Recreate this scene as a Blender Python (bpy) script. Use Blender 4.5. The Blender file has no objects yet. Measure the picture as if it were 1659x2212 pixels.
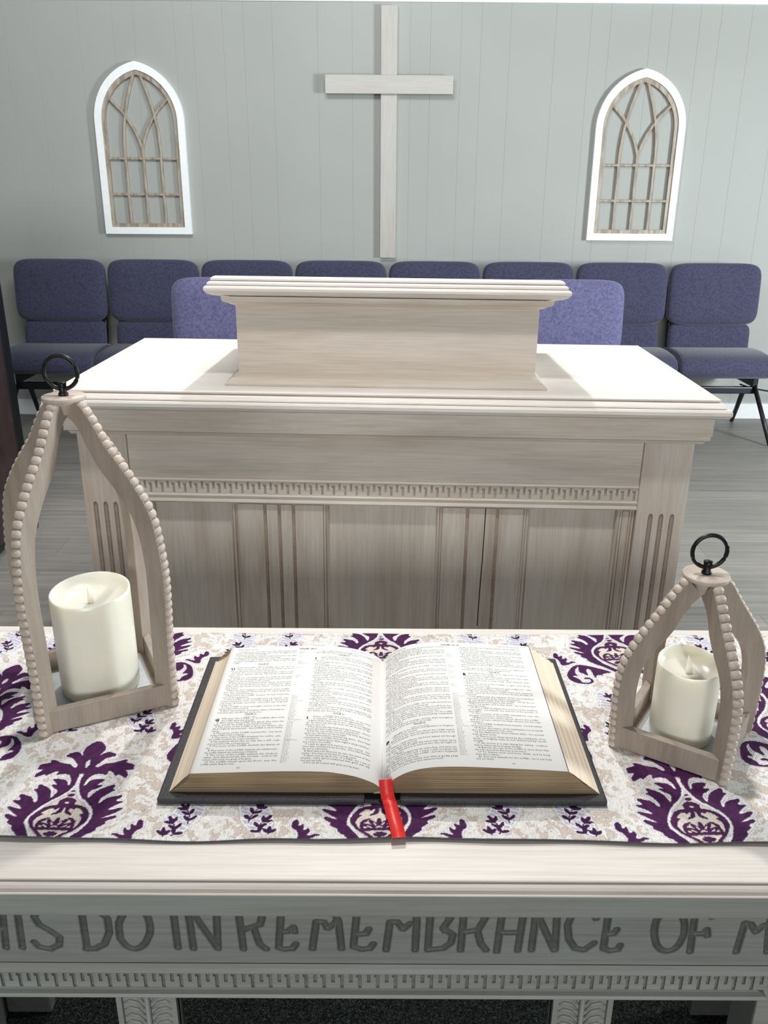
import bpy, bmesh, math, random
import numpy as np
from mathutils import Vector, Matrix

random.seed(7)
rng = np.random.default_rng(11)
S = bpy.context.scene
COL = S.collection
R = math.radians
PI = math.pi

# ------------------------------------------------------------------ camera
CAM_H = 1.25
cd = bpy.data.cameras.new('camera')
cam = bpy.data.objects.new('camera', cd)
COL.objects.link(cam)
S.camera = cam
cd.sensor_fit = 'VERTICAL'
cd.sensor_height = 36.0
cd.lens = 1826.5 / 2212 * 36.0
cd.clip_start = 0.02
cam.location = (0, 0, CAM_H)
_p, _y, _r = R(20.709), R(-0.12), R(0.389)
_F = Vector((-math.sin(_y) * math.cos(_p), math.cos(_y) * math.cos(_p), -math.sin(_p)))
_rt = Vector((math.cos(_y), math.sin(_y), 0))
_up = _rt.cross(_F)
_r2 = _rt * math.cos(_r) + _up * math.sin(_r)
_u2 = -_rt * math.sin(_r) + _up * math.cos(_r)
_M = Matrix((_r2, _u2, -_F)).transposed()
cam.rotation_euler = _M.to_euler()

# ------------------------------------------------------------------ view + light
S.view_settings.view_transform = 'Standard'
S.view_settings.look = 'None'
S.view_settings.gamma = 1.0
S.view_settings.exposure = 0.0
S.view_settings.use_curve_mapping = False

W = bpy.data.worlds.new('world')
S.world = W
W.use_nodes = True
W.node_tree.nodes['Background'].inputs[0].default_value = (0.80, 0.90, 0.92, 1)
W.node_tree.nodes['Background'].inputs[1].default_value = 0.14


def light(name, kind, loc, target, energy, color=(1, 1, 1), size=0.1, size_y=None, angle=None, blend=0.4):
    ld = bpy.data.lights.new(name, kind)
    ld.energy = energy
    ld.color = color
    if kind == 'SPOT':
        ld.spot_size = angle
        ld.spot_blend = blend
        ld.shadow_soft_size = size
    elif kind == 'AREA':
        ld.size = size
        if size_y:
            ld.shape = 'RECTANGLE'
            ld.size_y = size_y
    o = bpy.data.objects.new(name, ld)
    COL.objects.link(o)
    o.location = loc
    d = Vector(target) - Vector(loc)
    o.rotation_euler = d.to_track_quat('-Z', 'Y').to_euler()
    return o


# ceiling spotlight over the pulpit, ceiling downlight over the table, window side daylight, added soft overhead fill for the wall and chairs
light('spot_over_pulpit', 'SPOT', (0.0, 2.62, 2.85), (0, 1.6, 0.6), 125, (1.0, 0.965, 0.93), 0.05, angle=R(135), blend=0.6)
light('spot_over_table', 'SPOT', (0.03, 1.12, 2.30), (0.0, 1.15, 0.5), 52, (1.0, 0.97, 0.94), 0.06, angle=R(120), blend=0.7)
light('side_daylight', 'AREA', (3.5, 2.0, 1.25), (-1.1, 4.94, 1.3), 150, (0.90, 0.98, 1.0), 0.7, 0.8)
light('wall_fill', 'AREA', (-0.5, 2.4, 2.86), (-1.0, 4.5, 0.9), 50, (0.98, 1.0, 0.99), 1.8, 0.6)
light('nave_ceiling_lights', 'AREA', (0.0, -7.0, 2.6), (0.0, 2.5, 0.8), 285, (1.0, 1.0, 0.98), 4.0, 1.5)


# ------------------------------------------------------------------ object helpers
def tag(o, label=None, cat=None, group=None, kind=None):
    if label: o['label'] = label
    if cat: o['category'] = cat
    if group: o['group'] = group
    if kind: o['kind'] = kind
    return o


def empty(name, loc=(0, 0, 0), rz=0.0):
    o = bpy.data.objects.new(name, None)
    COL.objects.link(o)
    o.empty_display_size = 0.1
    o.location = loc
    o.rotation_euler = (0, 0, rz)
    return o


def copy_tree(o, parent=None):
    c = o.copy()
    COL.objects.link(c)
    c.parent = parent
    for ch in [k for k in bpy.data.objects if k.parent == o]:
        copy_tree(ch, c)
    return c


class MB:
    """collects shapes of ONE object"""
    def __init__(s):
        s.v = []; s.f = []; s.mi = []; s.sm = []

    def add(s, vs, fs, mi=0, smooth=False):
        b = len(s.v)
        s.v += [tuple(float(c) for c in v) for v in vs]
        for f in fs:
            s.f.append([b + i for i in f]); s.mi.append(mi); s.sm.append(smooth)
        return s

    def box(s, x0, x1, y0, y1, z0, z1, mi=0):
        vs = [(x0, y0, z0), (x1, y0, z0), (x1, y1, z0), (x0, y1, z0), (x0, y0, z1), (x1, y0, z1), (x1, y1, z1), (x0, y1, z1)]
        return s.add(vs, [(0, 3, 2, 1), (4, 5, 6, 7), (0, 1, 5, 4), (1, 2, 6, 5), (2, 3, 7, 6), (3, 0, 4, 7)], mi)

    def cbox(s, x0, x1, y0, y1, z0, z1, c=0.003, mi=0):
        """box with chamfered edges"""
        bm = bmesh.new()
        bmesh.ops.create_cube(bm, size=1)
        for v in bm.verts:
            v.co = Vector(((x0 + x1) / 2 + v.co.x * (x1 - x0), (y0 + y1) / 2 + v.co.y * (y1 - y0), (z0 + z1) / 2 + v.co.z * (z1 - z0)))
        bmesh.ops.bevel(bm, geom=bm.edges[:], offset=c, segments=2, profile=0.6, affect='EDGES')
        bm.verts.index_update()
        s.add([v.co for v in bm.verts], [[v.index for v in f.verts] for f in bm.faces], mi)
        bm.free()
        return s

    def loft(s, loops, mi=0, cap=True, smooth=False, closed=True):
        n = len(loops[0]); vs = [p for l in loops for p in l]; fs = []
        for i in range(len(loops) - 1):
            for j in range(n if closed else n - 1):
                k = (j + 1) % n
                fs.append((i * n + j, i * n + k, (i + 1) * n + k, (i + 1) * n + j))
        s.add(vs, fs, mi, smooth)
        if cap:
            s.add(loops[0], [list(range(n))[::-1]], mi)
            s.add(loops[-1], [list(range(n))], mi)
        return s

    def slab(s, x0, x1, y0, y1, prof, mi=0):
        """moulded slab: prof = [(outward offset, z)...] going round a rectangle"""
        loops = []
        for off, z in prof:
            loops.append([(x0 - off, y0 - off, z), (x1 + off, y0 - off, z), (x1 + off, y1 + off, z), (x0 - off, y1 + off, z)])
        return s.loft(loops, mi)

    def tube(s, pts, rad, n=10, mi=0, closed=False, cap=True):
        pts = [Vector(p) for p in pts]
        loops = []
        m = len(pts)
        for i, p in enumerate(pts):
            a = pts[(i - 1) % m] if (closed or i > 0) else p
            b = pts[(i + 1) % m] if (closed or i < m - 1) else p
            t = (b - a).normalized()
            ref = Vector((0, 0, 1)) if abs(t.z) < 0.9 else Vector((0, 1, 0))
            u = t.cross(ref).normalized(); w = t.cross(u)
            r = rad[i] if isinstance(rad, (list, tuple)) else rad
            loops.append([p + u * r * math.cos(2 * PI * k / n) + w * r * math.sin(2 * PI * k / n) for k in range(n)])
        if closed: loops.append(loops[0])
        return s.loft(loops, mi, cap=cap and not closed, smooth=True)

    def lathe(s, prof, n=48, c=(0, 0, 0), mi=0, smooth=True):
        loops = [[(c[0] + r * math.cos(2 * PI * k / n), c[1] + r * math.sin(2 * PI * k / n), c[2] + z) for k in range(n)] for r, z in prof]
        return s.loft(loops, mi, cap=True, smooth=smooth)

    def build(s, name, mats, parent=None, autosmooth=None):
        me = bpy.data.meshes.new(name)
        me.from_pydata(s.v, [], s.f)
        if not isinstance(mats, (list, tuple)): mats = [mats]
        for m in mats: me.materials.append(m)
        me.polygons.foreach_set('material_index', s.mi)
        me.polygons.foreach_set('use_smooth', s.sm)
        bm = bmesh.new(); bm.from_mesh(me)
        bmesh.ops.remove_doubles(bm, verts=bm.verts, dist=1e-6)
        bmesh.ops.recalc_face_normals(bm, faces=bm.faces)
        bm.to_mesh(me); bm.free()
        me.update()
        o = bpy.data.objects.new(name, me)
        COL.objects.link(o)
        o.parent = parent
        return o


def grid_object(name, X, Y, Z, mats, parent=None, smooth=True, colors=None):
    """height-field style mesh from 2D arrays of coordinates"""
    h, w = X.shape
    co = np.stack([X, Y, Z], -1).reshape(-1, 3).astype(np.float32)
    idx = np.arange(h * w).reshape(h, w)
    q = np.stack([idx[:-1, :-1], idx[:-1, 1:], idx[1:, 1:], idx[1:, :-1]], -1).reshape(-1, 4)
    me = bpy.data.meshes.new(name)
    me.vertices.add(len(co)); me.vertices.foreach_set('co', co.ravel())
    me.loops.add(q.size); me.loops.foreach_set('vertex_index', q.ravel().astype(np.int32))
    me.polygons.add(len(q)); me.polygons.foreach_set('loop_start', np.arange(0, q.size, 4, dtype=np.int32))
    me.update(calc_edges=True)
    me.polygons.foreach_set('use_smooth', np.full(len(q), smooth))
    if colors is not None:
        a = me.color_attributes.new('weave', 'FLOAT_COLOR', 'POINT')
        c = np.ones((h * w, 4), np.float32); c[:, :3] = colors.reshape(-1, 3)
        a.data.foreach_set('color', c.ravel())
    if not isinstance(mats, (list, tuple)): mats = [mats]
    for m in mats: me.materials.append(m)
    me.validate()
    o = bpy.data.objects.new(name, me)
    COL.objects.link(o); o.parent = parent
    return o


# ------------------------------------------------------------------ materials
def mat(name):
    m = bpy.data.materials.new(name); m.use_nodes = True
    nt = m.node_tree
    return m, nt, nt.nodes['Principled BSDF']


def node(nt, kind, **kw):
    n = nt.nodes.new(kind)
    for k, v in kw.items():
        if k.startswith('i_'):
            n.inputs[k[2:].replace('_', ' ')].default_value = v
        else:
            setattr(n, k, v)
    return n


def ramp(nt, fac, stops):
    r = nt.nodes.new('ShaderNodeValToRGB')
    e = r.color_ramp.elements
    while len(e) < len(stops): e.new(0.5)
    for el, (p, c) in zip(e, stops):
        el.position = p; el.color = (c[0], c[1], c[2], 1)
    nt.links.new(fac, r.inputs[0])
    return r.outputs[0]


def washed_wood(name, light_c, tan_c, axis='X', amount=0.5, rough=0.5, scale=1.0, bump=0.15, grey=(0.36, 0.35, 0.33)):
    """white-washed wood: streaks of tan showing through pale paint, grain along one axis"""
    m, nt, b = mat(name)
    tc = node(nt, 'ShaderNodeTexCoord')
    def streak(sc, along, cross, det, w=0.0):
        mp = node(nt, 'ShaderNodeMapping')
        s3 = {'X': (along, cross, cross), 'Z': (cross, cross, along), 'Y': (cross, along, cross)}[axis]
        mp.inputs['Scale'].default_value = tuple(v * sc for v in s3)
        mp.inputs['Location'].default_value = (w, w * 1.7, w * 0.6)
        nt.links.new(tc.outputs['Object'], mp.inputs[0])
        n = node(nt, 'ShaderNodeTexNoise'); n.inputs['Scale'].default_value = 1.0
        n.inputs['Detail'].default_value = det; n.inputs['Roughness'].default_value = 0.6
        nt.links.new(mp.outputs[0], n.inputs[0])
        return n.outputs['Fac']
    big = streak(scale, 2.0, 13.0, 4.0)
    fine = streak(scale, 8.0, 260.0, 3.0, 3.0)
    patch = streak(scale, 1.2, 5.0, 2.0, 7.0)
    c1 = ramp(nt, big, [(0.42, (1, 1, 1)), (0.42 + 0.36 / max(amount, 0.05) * 0.5, (0, 0, 0))])
    mx = node(nt, 'ShaderNodeMix', data_type='RGBA')
    inv = node(nt, 'ShaderNodeMath', operation='SUBTRACT'); inv.inputs[0].default_value = 1.0
    nt.links.new(c1, inv.inputs[1])
    sc = node(nt, 'ShaderNodeMath', operation='MULTIPLY'); sc.inputs[1].default_value = amount
    nt.links.new(inv.outputs[0], sc.inputs[0])
    nt.links.new(sc.outputs[0], mx.inputs['Factor'])
    mx.inputs['A'].default_value = (*light_c, 1); mx.inputs['B'].default_value = (*tan_c, 1)
    m2 = node(nt, 'ShaderNodeMix', data_type='RGBA')
    f2 = ramp(nt, patch, [(0.45, (0, 0, 0)), (0.75, (1, 1, 1))])
    f2s = node(nt, 'ShaderNodeMath', operation='MULTIPLY'); f2s.inputs[1].default_value = 0.35 * amount
    nt.links.new(f2, f2s.inputs[0]); nt.links.new(f2s.outputs[0], m2.inputs['Factor'])
    nt.links.new(mx.outputs['Result'], m2.inputs['A']); m2.inputs['B'].default_value = (*grey, 1)
    m3 = node(nt, 'ShaderNodeMix', data_type='RGBA', blend_type='MULTIPLY')
    g = ramp(nt, fine, [(0.3, (0.84, 0.82, 0.80)), (0.6, (1, 1, 1))])
    m3.inputs['Factor'].default_value = 0.8
    nt.links.new(m2.outputs['Result'], m3.inputs['A']); nt.links.new(g, m3.inputs['B'])
    nt.links.new(m3.outputs['Result'], b.inputs['Base Color'])
    b.inputs['Roughness'].default_value = rough
    bp = node(nt, 'ShaderNodeBump'); bp.inputs['Strength'].default_value = bump; bp.inputs['Distance'].default_value = 0.001
    nt.links.new(fine, bp.inputs['Height']); nt.links.new(bp.outputs[0], b.inputs['Normal'])
    return m


def plain(name, c, rough=0.5, metal=0.0, noise=0.0, nscale=60, bump=0.0, spec=None):
    m, nt, b = mat(name)
    b.inputs['Roughness'].default_value = rough; b.inputs['Metallic'].default_value = metal
    if spec is not None: b.inputs['Specular IOR Level'].default_value = spec
    tc = node(nt, 'ShaderNodeTexCoord')
    n = node(nt, 'ShaderNodeTexNoise'); n.inputs['Scale'].default_value = nscale; n.inputs['Detail'].default_value = 5
    nt.links.new(tc.outputs['Object'], n.inputs[0])
    lo = tuple(v * (1 - noise) for v in c); hi = tuple(min(1, v * (1 + noise)) for v in c)
    nt.links.new(ramp(nt, n.outputs['Fac'], [(0.3, lo), (0.7, hi)]), b.inputs['Base Color'])
    if bump:
        bp = node(nt, 'ShaderNodeBump'); bp.inputs['Strength'].default_value = bump; bp.inputs['Distance'].default_value = 0.002
        nt.links.new(n.outputs['Fac'], bp.inputs['Height']); nt.links.new(bp.outputs[0], b.inputs['Normal'])
    return m


def weave(name, c, dark, scale=700, rough=0.95):
    """flecked upholstery"""
    m, nt, b = mat(name)
    b.inputs['Roughness'].default_value = rough; b.inputs['Specular IOR Level'].default_value = 0.15
    b.inputs['Sheen Weight'].default_value = 0.25
    tc = node(nt, 'ShaderNodeTexCoord')
    v = node(nt, 'ShaderNodeTexNoise'); v.inputs['Scale'].default_value = scale; v.inputs['Detail'].default_value = 2
    n = node(nt, 'ShaderNodeTexNoise'); n.inputs['Scale'].default_value = 90; n.inputs['Detail'].default_value = 4
    nt.links.new(tc.outputs['Object'], v.inputs[0]); nt.links.new(tc.outputs['Object'], n.inputs[0])
    ad = node(nt, 'ShaderNodeMath', operation='ADD'); nt.links.new(v.outputs['Fac'], ad.inputs[0]); nt.links.new(n.outputs['Fac'], ad.inputs[1])
    hf = node(nt, 'ShaderNodeMath', operation='MULTIPLY'); hf.inputs[1].default_value = 0.5; nt.links.new(ad.outputs[0], hf.inputs[0])
    nt.links.new(ramp(nt, hf.outputs[0], [(0.36, dark), (0.60, c)]), b.inputs['Base Color'])
    bp = node(nt, 'ShaderNodeBump'); bp.inputs['Strength'].default_value = 0.5; bp.inputs['Distance'].default_value = 0.0015
    nt.links.new(hf.outputs[0], bp.inputs['Height']); nt.links.new(bp.outputs[0], b.inputs['Normal'])
    return m


PALE = (0.80, 0.73, 0.65)
TAN = (0.46, 0.33, 0.24)
M_top = washed_wood('washed_wood_top', (0.86, 0.81, 0.76), (0.72, 0.60, 0.50), 'X', 0.25, 0.45)
M_woodX = washed_wood('washed_wood_x', PALE, TAN, 'X', 0.55)
M_woodZ = washed_wood('washed_wood_z', PALE, TAN, 'Z', 0.65)
M_post = washed_wood('washed_wood_post', (0.74, 0.67, 0.60), (0.60, 0.38, 0.26), 'Z', 0.55)
M_panel = washed_wood('washed_wood_panel', (0.80, 0.73, 0.65), (0.54, 0.42, 0.32), 'Z', 0.55)
M_box = washed_wood('washed_wood_box', (0.66, 0.595, 0.525), (0.44, 0.33, 0.25), 'X', 0.5)
M_glaze = washed_wood('brown_glaze', (0.50, 0.40, 0.33), (0.30, 0.19, 0.14), 'X', 0.6)
M_cross = washed_wood('cross_wood', (0.49, 0.475, 0.45), (0.42, 0.36, 0.33), 'Z', 0.55)
M_crossX = washed_wood('cross_wood_x', (0.50, 0.485, 0.46), (0.42, 0.36, 0.33), 'X', 0.55)
M_apron = washed_wood('shaded_apron_wood', (0.36, 0.38, 0.357), (0.24, 0.235, 0.21), 'X', 0.5)  # pale table wood darkened: shade of the front put into its colour
M_lantern = washed_wood('lantern_wood', (0.40, 0.335, 0.28), (0.26, 0.19, 0.145), 'Z', 0.6, scale=4)
M_bead = washed_wood('lantern_bead_wood', (0.62, 0.53, 0.46), (0.40, 0.30, 0.24), 'Z', 0.5, scale=6)
M_blackmetal = plain('black_iron', (0.025, 0.024, 0.024), 0.38, 0.6, 0.3, 120, 0.15)
M_galv = plain('galvanised_metal', (0.62, 0.66, 0.68), 0.45, 0.35, 0.12, 40, 0.1)
M_blue = weave('blue_upholstery', (0.066, 0.066, 0.116), (0.033, 0.033, 0.064))
M_blueN = weave('blue_upholstery_lit', (0.140, 0.138, 0.255), (0.064, 0.064, 0.140), 420)  # same upholstery made lighter: stronger light near the pulpit put into its colour
M_frame = plain('chair_frame_black', (0.015, 0.016, 0.022), 0.35, 0.3, 0.2, 80)
M_white = plain('white_paint', (0.90, 0.92, 0.93), 0.5, 0, 0.03, 30)
M_trim = plain('trim_white_paint', (0.74, 0.75, 0.76), 0.5, 0, 0.03, 30)
M_lattice = washed_wood('lattice_brown', (0.42, 0.37, 0.30), (0.20, 0.13, 0.08), 'Z', 0.8, scale=5)
M_cabinet = plain('dark_maroon_wood', (0.030, 0.016, 0.016), 0.45, 0, 0.35, 14)
M_cabblack = plain('black_lacquer', (0.006, 0.006, 0.007), 0.3, 0, 0.2, 20)
M_leather = plain('black_leather', (0.030, 0.029, 0.034), 0.55, 0, 0.25, 260, 0.35)
M_ribbon = plain('red_satin', (0.80, 0.035, 0.030), 0.38, 0, 0.12, 300, 0.1)
M_ink = plain('printing_ink', (0.14, 0.135, 0.13), 1.0, 0, 0.1, 50, spec=0.0)
M_inkbold = plain('printing_ink_black', (0.02, 0.02, 0.02), 1.0, 0, 0.1, 50, spec=0.0)
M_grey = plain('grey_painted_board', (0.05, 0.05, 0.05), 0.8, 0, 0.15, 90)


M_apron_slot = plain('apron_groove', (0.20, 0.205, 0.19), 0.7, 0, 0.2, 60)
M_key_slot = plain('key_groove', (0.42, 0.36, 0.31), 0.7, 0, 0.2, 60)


def make_paper():
    m, nt, b = mat('paper')
    b.inputs['Base Color'].default_value = (0.90, 0.89, 0.865, 1); b.inputs['Roughness'].default_value = 1.0
    b.inputs['Specular IOR Level'].default_value = 0.0
    return m


def make_edges(name, lo, hi, metal, rough, scale):
    """stacked paper edges: fine layers along z"""
    m, nt, b = mat(name)
    tc = node(nt, 'ShaderNodeTexCoord'); mp = node(nt, 'ShaderNodeMapping')
    mp.inputs['Scale'].default_value = scale
    nt.links.new(tc.outputs['Object'], mp.inputs[0])
    n = node(nt, 'ShaderNodeTexNoise'); n.inputs['Scale'].default_value = 1; n.inputs['Detail'].default_value = 3
    nt.links.new(mp.outputs[0], n.inputs[0])
    nt.links.new(ramp(nt, n.outputs['Fac'], [(0.32, lo), (0.66, hi)]), b.inputs['Base Color'])
    b.inputs['Metallic'].default_value = metal; b.inputs['Roughness'].default_value = rough
    bp = node(nt, 'ShaderNodeBump'); bp.inputs['Strength'].default_value = 0.4; bp.inputs['Distance'].default_value = 0.0006
    nt.links.new(n.outputs['Fac'], bp.inputs['Height']); nt.links.new(bp.outputs[0], b.inputs['Normal'])
    return m


M_paper = make_paper()
M_gold = make_edges('gilt_page_edge', (0.20, 0.14, 0.085), (0.46, 0.36, 0.22), 0.55, 0.38, (6, 6, 1500))
M_fore = make_edges('fore_edge', (0.62, 0.50, 0.36), (0.90, 0.80, 0.66), 0.0, 0.6, (900, 1.5, 700))


def make_wall():
    m, nt, b = mat('wall_paint')
    b.inputs['Roughness'].default_value = 0.75
    tc = node(nt, 'ShaderNodeTexCoord')
    n = node(nt, 'ShaderNodeTexNoise'); n.inputs['Scale'].default_value = 160; n.inputs['Detail'].default_value = 4
    g = node(nt, 'ShaderNodeTexNoise'); g.inputs['Scale'].default_value = 1.3; g.inputs['Detail'].default_value = 2
    nt.links.new(tc.outputs['Object'], n.inputs[0]); nt.links.new(tc.outputs['Object'], g.inputs[0])
    c = ramp(nt, g.outputs['Fac'], [(0.35, (0.355, 0.365, 0.347)), (0.65, (0.380, 0.390, 0.372))])
    nt.links.new(c, b.inputs['Base Color'])
    bp = node(nt, 'ShaderNodeBump'); bp.inputs['Strength'].default_value = 0.25; bp.inputs['Distance'].default_value = 0.001
    nt.links.new(n.outputs['Fac'], bp.inputs['Height']); nt.links.new(bp.outputs[0], b.inputs['Normal'])
    return m


def make_planks():
    m, nt, b = mat('grey_plank_floor')
    b.inputs['Roughness'].default_value = 0.5
    tc = node(nt, 'ShaderNodeTexCoord')
    br = node(nt, 'ShaderNodeTexBrick'); br.offset = 0.37
    br.inputs['Scale'].default_value = 1.0; br.inputs['Brick Width'].default_value = 1.2; br.inputs['Row Height'].default_value = 0.15
    br.inputs['Mortar Size'].default_value = 0.0012; br.inputs['Bias'].default_value = 0.0
    br.inputs['Color1'].default_value = (0.270, 0.257, 0.238, 1); br.inputs['Color2'].default_value = (0.225, 0.215, 0.203, 1)
    br.inputs['Mortar'].default_value = (0.15, 0.145, 0.14, 1)
    nt.links.new(tc.outputs['Object'], br.inputs[0])
    mp = node(nt, 'ShaderNodeMapping'); mp.inputs['Scale'].default_value = (2.2, 46, 1)
    nt.links.new(tc.outputs['Object'], mp.inputs[0])
    n = node(nt, 'ShaderNodeTexNoise'); n.inputs['Scale'].default_value = 1.0; n.inputs['Detail'].default_value = 6; n.inputs['Roughness'].default_value = 0.65
    nt.links.new(mp.outputs[0], n.inputs[0])
    mx = node(nt, 'ShaderNodeMix', data_type='RGBA', blend_type='MULTIPLY'); mx.inputs['Factor'].default_value = 1.0
    nt.links.new(br.outputs[0], mx.inputs['A']); nt.links.new(ramp(nt, n.outputs['Fac'], [(0.25, (0.62, 0.62, 0.62)), (0.7, (1.15, 1.13, 1.1))]), mx.inputs['B'])
    nt.links.new(mx.outputs['Result'], b.inputs['Base Color'])
    return m


def make_carpet():
    m, nt, b = mat('dark_carpet')
    b.inputs['Roughness'].default_value = 1.0; b.inputs['Specular IOR Level'].default_value = 0.1
    tc = node(nt, 'ShaderNodeTexCoord')
    n = node(nt, 'ShaderNodeTexNoise'); n.inputs['Scale'].default_value = 230; n.inputs['Detail'].default_value = 5; n.inputs['Distortion'].default_value = 1.5
    nt.links.new(tc.outputs['Object'], n.inputs[0])
    nt.links.new(ramp(nt, n.outputs['Fac'], [(0.46, (0.004, 0.005, 0.005)), (0.72, (0.060, 0.072, 0.066))]), b.inputs['Base Color'])
    bp = node(nt, 'ShaderNodeBump'); bp.inputs['Strength'].default_value = 1.0; bp.inputs['Distance'].default_value = 0.006
    nt.links.new(n.outputs['Fac'], bp.inputs['Height']); nt.links.new(bp.outputs[0], b.inputs['Normal'])
    return m


def make_wax():
    m, nt, b = mat('ivory_wax')
    b.inputs['Base Color'].default_value = (0.93, 0.90, 0.79, 1)
    b.inputs['Roughness'].default_value = 0.28
    b.inputs['Subsurface Weight'].default_value = 0.6
    b.inputs['Subsurface Radius'].default_value = (0.02, 0.014, 0.007)
    b.inputs['Subsurface Scale'].default_value = 0.6
    return m


def make_cloth():
    m, nt, b = mat('damask')
    b.inputs['Roughness'].default_value = 0.8; b.inputs['Specular IOR Level'].default_value = 0.2
    a = node(nt, 'ShaderNodeVertexColor'); a.layer_name = 'weave'
    tc = node(nt, 'ShaderNodeTexCoord'); mp = node(nt, 'ShaderNodeMapping'); mp.inputs['Scale'].default_value = (1500, 220, 1)
    nt.links.new(tc.outputs['Object'], mp.inputs[0])
    n = node(nt, 'ShaderNodeTexNoise'); n.inputs['Scale'].default_value = 1; n.inputs['Detail'].default_value = 2
    nt.links.new(mp.outputs[0], n.inputs[0])
    mx = node(nt, 'ShaderNodeMix', data_type='RGBA', blend_type='MULTIPLY'); mx.inputs['Factor'].default_value = 1
    nt.links.new(a.outputs[0], mx.inputs['A']); nt.links.new(ramp(nt, n.outputs['Fac'], [(0.3, (0.72, 0.72, 0.74)), (0.62, (1.05, 1.05, 1.05))]), mx.inputs['B'])
    nt.links.new(mx.outputs['Result'], b.inputs['Base Color'])
    bp = node(nt, 'ShaderNodeBump'); bp.inputs['Strength'].default_value = 0.3; bp.inputs['Distance'].default_value = 0.0006
    nt.links.new(n.outputs['Fac'], bp.inputs['Height']); nt.links.new(bp.outputs[0], b.inputs['Normal'])
    return m


M_wall = make_wall(); M_floor = make_planks(); M_carpet = make_carpet(); M_wax = make_wax(); M_cloth = make_cloth()

# ------------------------------------------------------------------ the setting
WY = 4.937
SEAMS = [-3.3, -3.0, -2.75, -2.45, -2.2, -1.962, -1.808, -1.578, -1.4, -1.293, -1.085, -0.99, -0.835, -0.729, -0.582, -0.349, -0.171, 0.13, 0.234, 0.391, 0.495,
         0.644, 0.874, 1.054, 1.154, 1.363, 1.465, 1.612, 1.718, 1.875, 2.06, 2.3, 2.5, 2.8, 3.1]
prof = [(-3.6, 0)]
for s_ in SEAMS:
    prof += [(s_ - 0.0012, 0), (s_, 0.0011), (s_ + 0.0012, 0)]
prof += [(3.6, 0)]
m = MB()
vs = [(x, WY + d, -0.2) for x, d in prof] + [(x, WY + d, 2.4) for x, d in prof]
n = len(prof)
m.add(vs, [(i, i + 1, n + i + 1, n + i) for i in range(n - 1)])
m.box(-3.6, 3.6, WY + 0.01, WY + 0.12, -0.2, 2.4)
tag(m.build('wall_back', M_wall), kind='structure')

m = MB()
m.box(-3.6, 3.6, 1.45, WY + 0.01, -0.2, 0.0)
tag(m.build('floor', M_floor), kind='structure')
m = MB(); m.box(-3.6, 3.6, -1.2, 1.45, -0.25, -0.2)
tag(m.build('floor_lower', M_carpet), kind='structure')

m = MB()
bz = [(0.0, 0.0), (-0.014, 0.0), (-0.014, 0.078), (-0.009, 0.086), (0.0, 0.090)]
m.loft([[(x, WY + a, b_) for a, b_ in bz] for x in (-3.6, 3.6)])
tag(m.build('baseboard_back', M_trim), kind='structure')
m = MB()
cz = [(0.0, 2.154), (-0.012, 2.156), (-0.014, 2.168), (-0.026, 2.176), (-0.040, 2.196), (-0.052, 2.206), (-0.055, 2.236), (0.0, 2.236)]
m.loft([[(x, WY + a, b_) for a, b_ in cz] for x in (-3.6, 3.6)])
tag(m.build('trim_1', M_white), kind='structure')

# ------------------------------------------------------------------ wall cross
def T(o, loc):
    o.location = loc
    return o

cr = empty('wall_cross', (0.021, WY, 0.909))
m = MB(); m.cbox(-0.0425, 0.0425, -0.032, -0.001, 0.0, 1.228, 0.002)
m.build('upright', M_cross, cr)
m = MB(); m.cbox(-0.332, 0.334, -0.050, -0.032, 0.821, 0.909, 0.002)
m.build('crossbar', M_crossX, cr)
tag(cr, 'tall pale whitewashed wooden cross hanging at the middle of the back wall', 'cross')


# ------------------------------------------------------------------ gothic window frames on the wall
def arch(w, h0, hs, rise, n=14, z0=0.0):
    """outline of a pointed arch, ccw from bottom left; half width w, spring height hs, rise above spring"""
    Rr = (rise * rise + w * w) / (2 * w)
    pts = [(-w, h0), (w, h0)]
    a1 = math.atan2(rise, w - (w - Rr) - 0) if False else None
    # right arc centred at (w-R, hs)
    cx = w - Rr
    ae = math.atan2(rise, -cx)
    for i in range(n + 1):
        a = ae * i / n
        pts.append((cx + Rr * math.cos(a), hs + Rr * math.sin(a)))
    for i in range(n - 1, -1, -1):
        a = ae * i / n
        pts.append((-(cx + Rr * math.cos(a)), hs + Rr * math.sin(a)))
    return pts


def arch_ring(m, o, i, y0, y1, mi=0):
    n = len(o)
    A = [(x, y0, z) for x, z in o]; B = [(x, y0, z) for x, z in i]
    C_ = [(x, y1, z) for x, z in i]; D = [(x, y1, z) for x, z in o]
    loops = [A, B, C_, D, A]
    m.loft([l for l in loops], mi, cap=False)


def bars(m, path, w, y0, y1):
    """flat bar following a path in the xz plane"""
    P = [Vector((a, 0, b)) for a, b in path]
    loops = []
    for i, p in enumerate(P):
        a = P[max(i - 1, 0)]; b = P[min(i + 1, len(P) - 1)]
        t = (b - a).normalized(); nn = Vector((-t.z, 0, t.x)) * (w / 2)
        q = p + nn; r_ = p - nn; c1 = nn * 0.5
        loops.append([(r_.x, y1, r_.z), (r_.x, y0 + 0.003, r_.z), (p.x - c1.x, y0, p.z - c1.z), (p.x + c1.x, y0, p.z + c1.z), (q.x, y0 + 0.003, q.z), (q.x, y1, q.z)])
    m.loft(loops)


def bez(p0, p1, p2, n=8):
    return [((1 - t) ** 2 * p0[0] + 2 * t * (1 - t) * p1[0] + t * t * p2[0], (1 - t) ** 2 * p0[1] + 2 * t * (1 - t) * p1[1] + t * t * p2[1]) for t in [k / n for k in range(n + 1)]]


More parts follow.
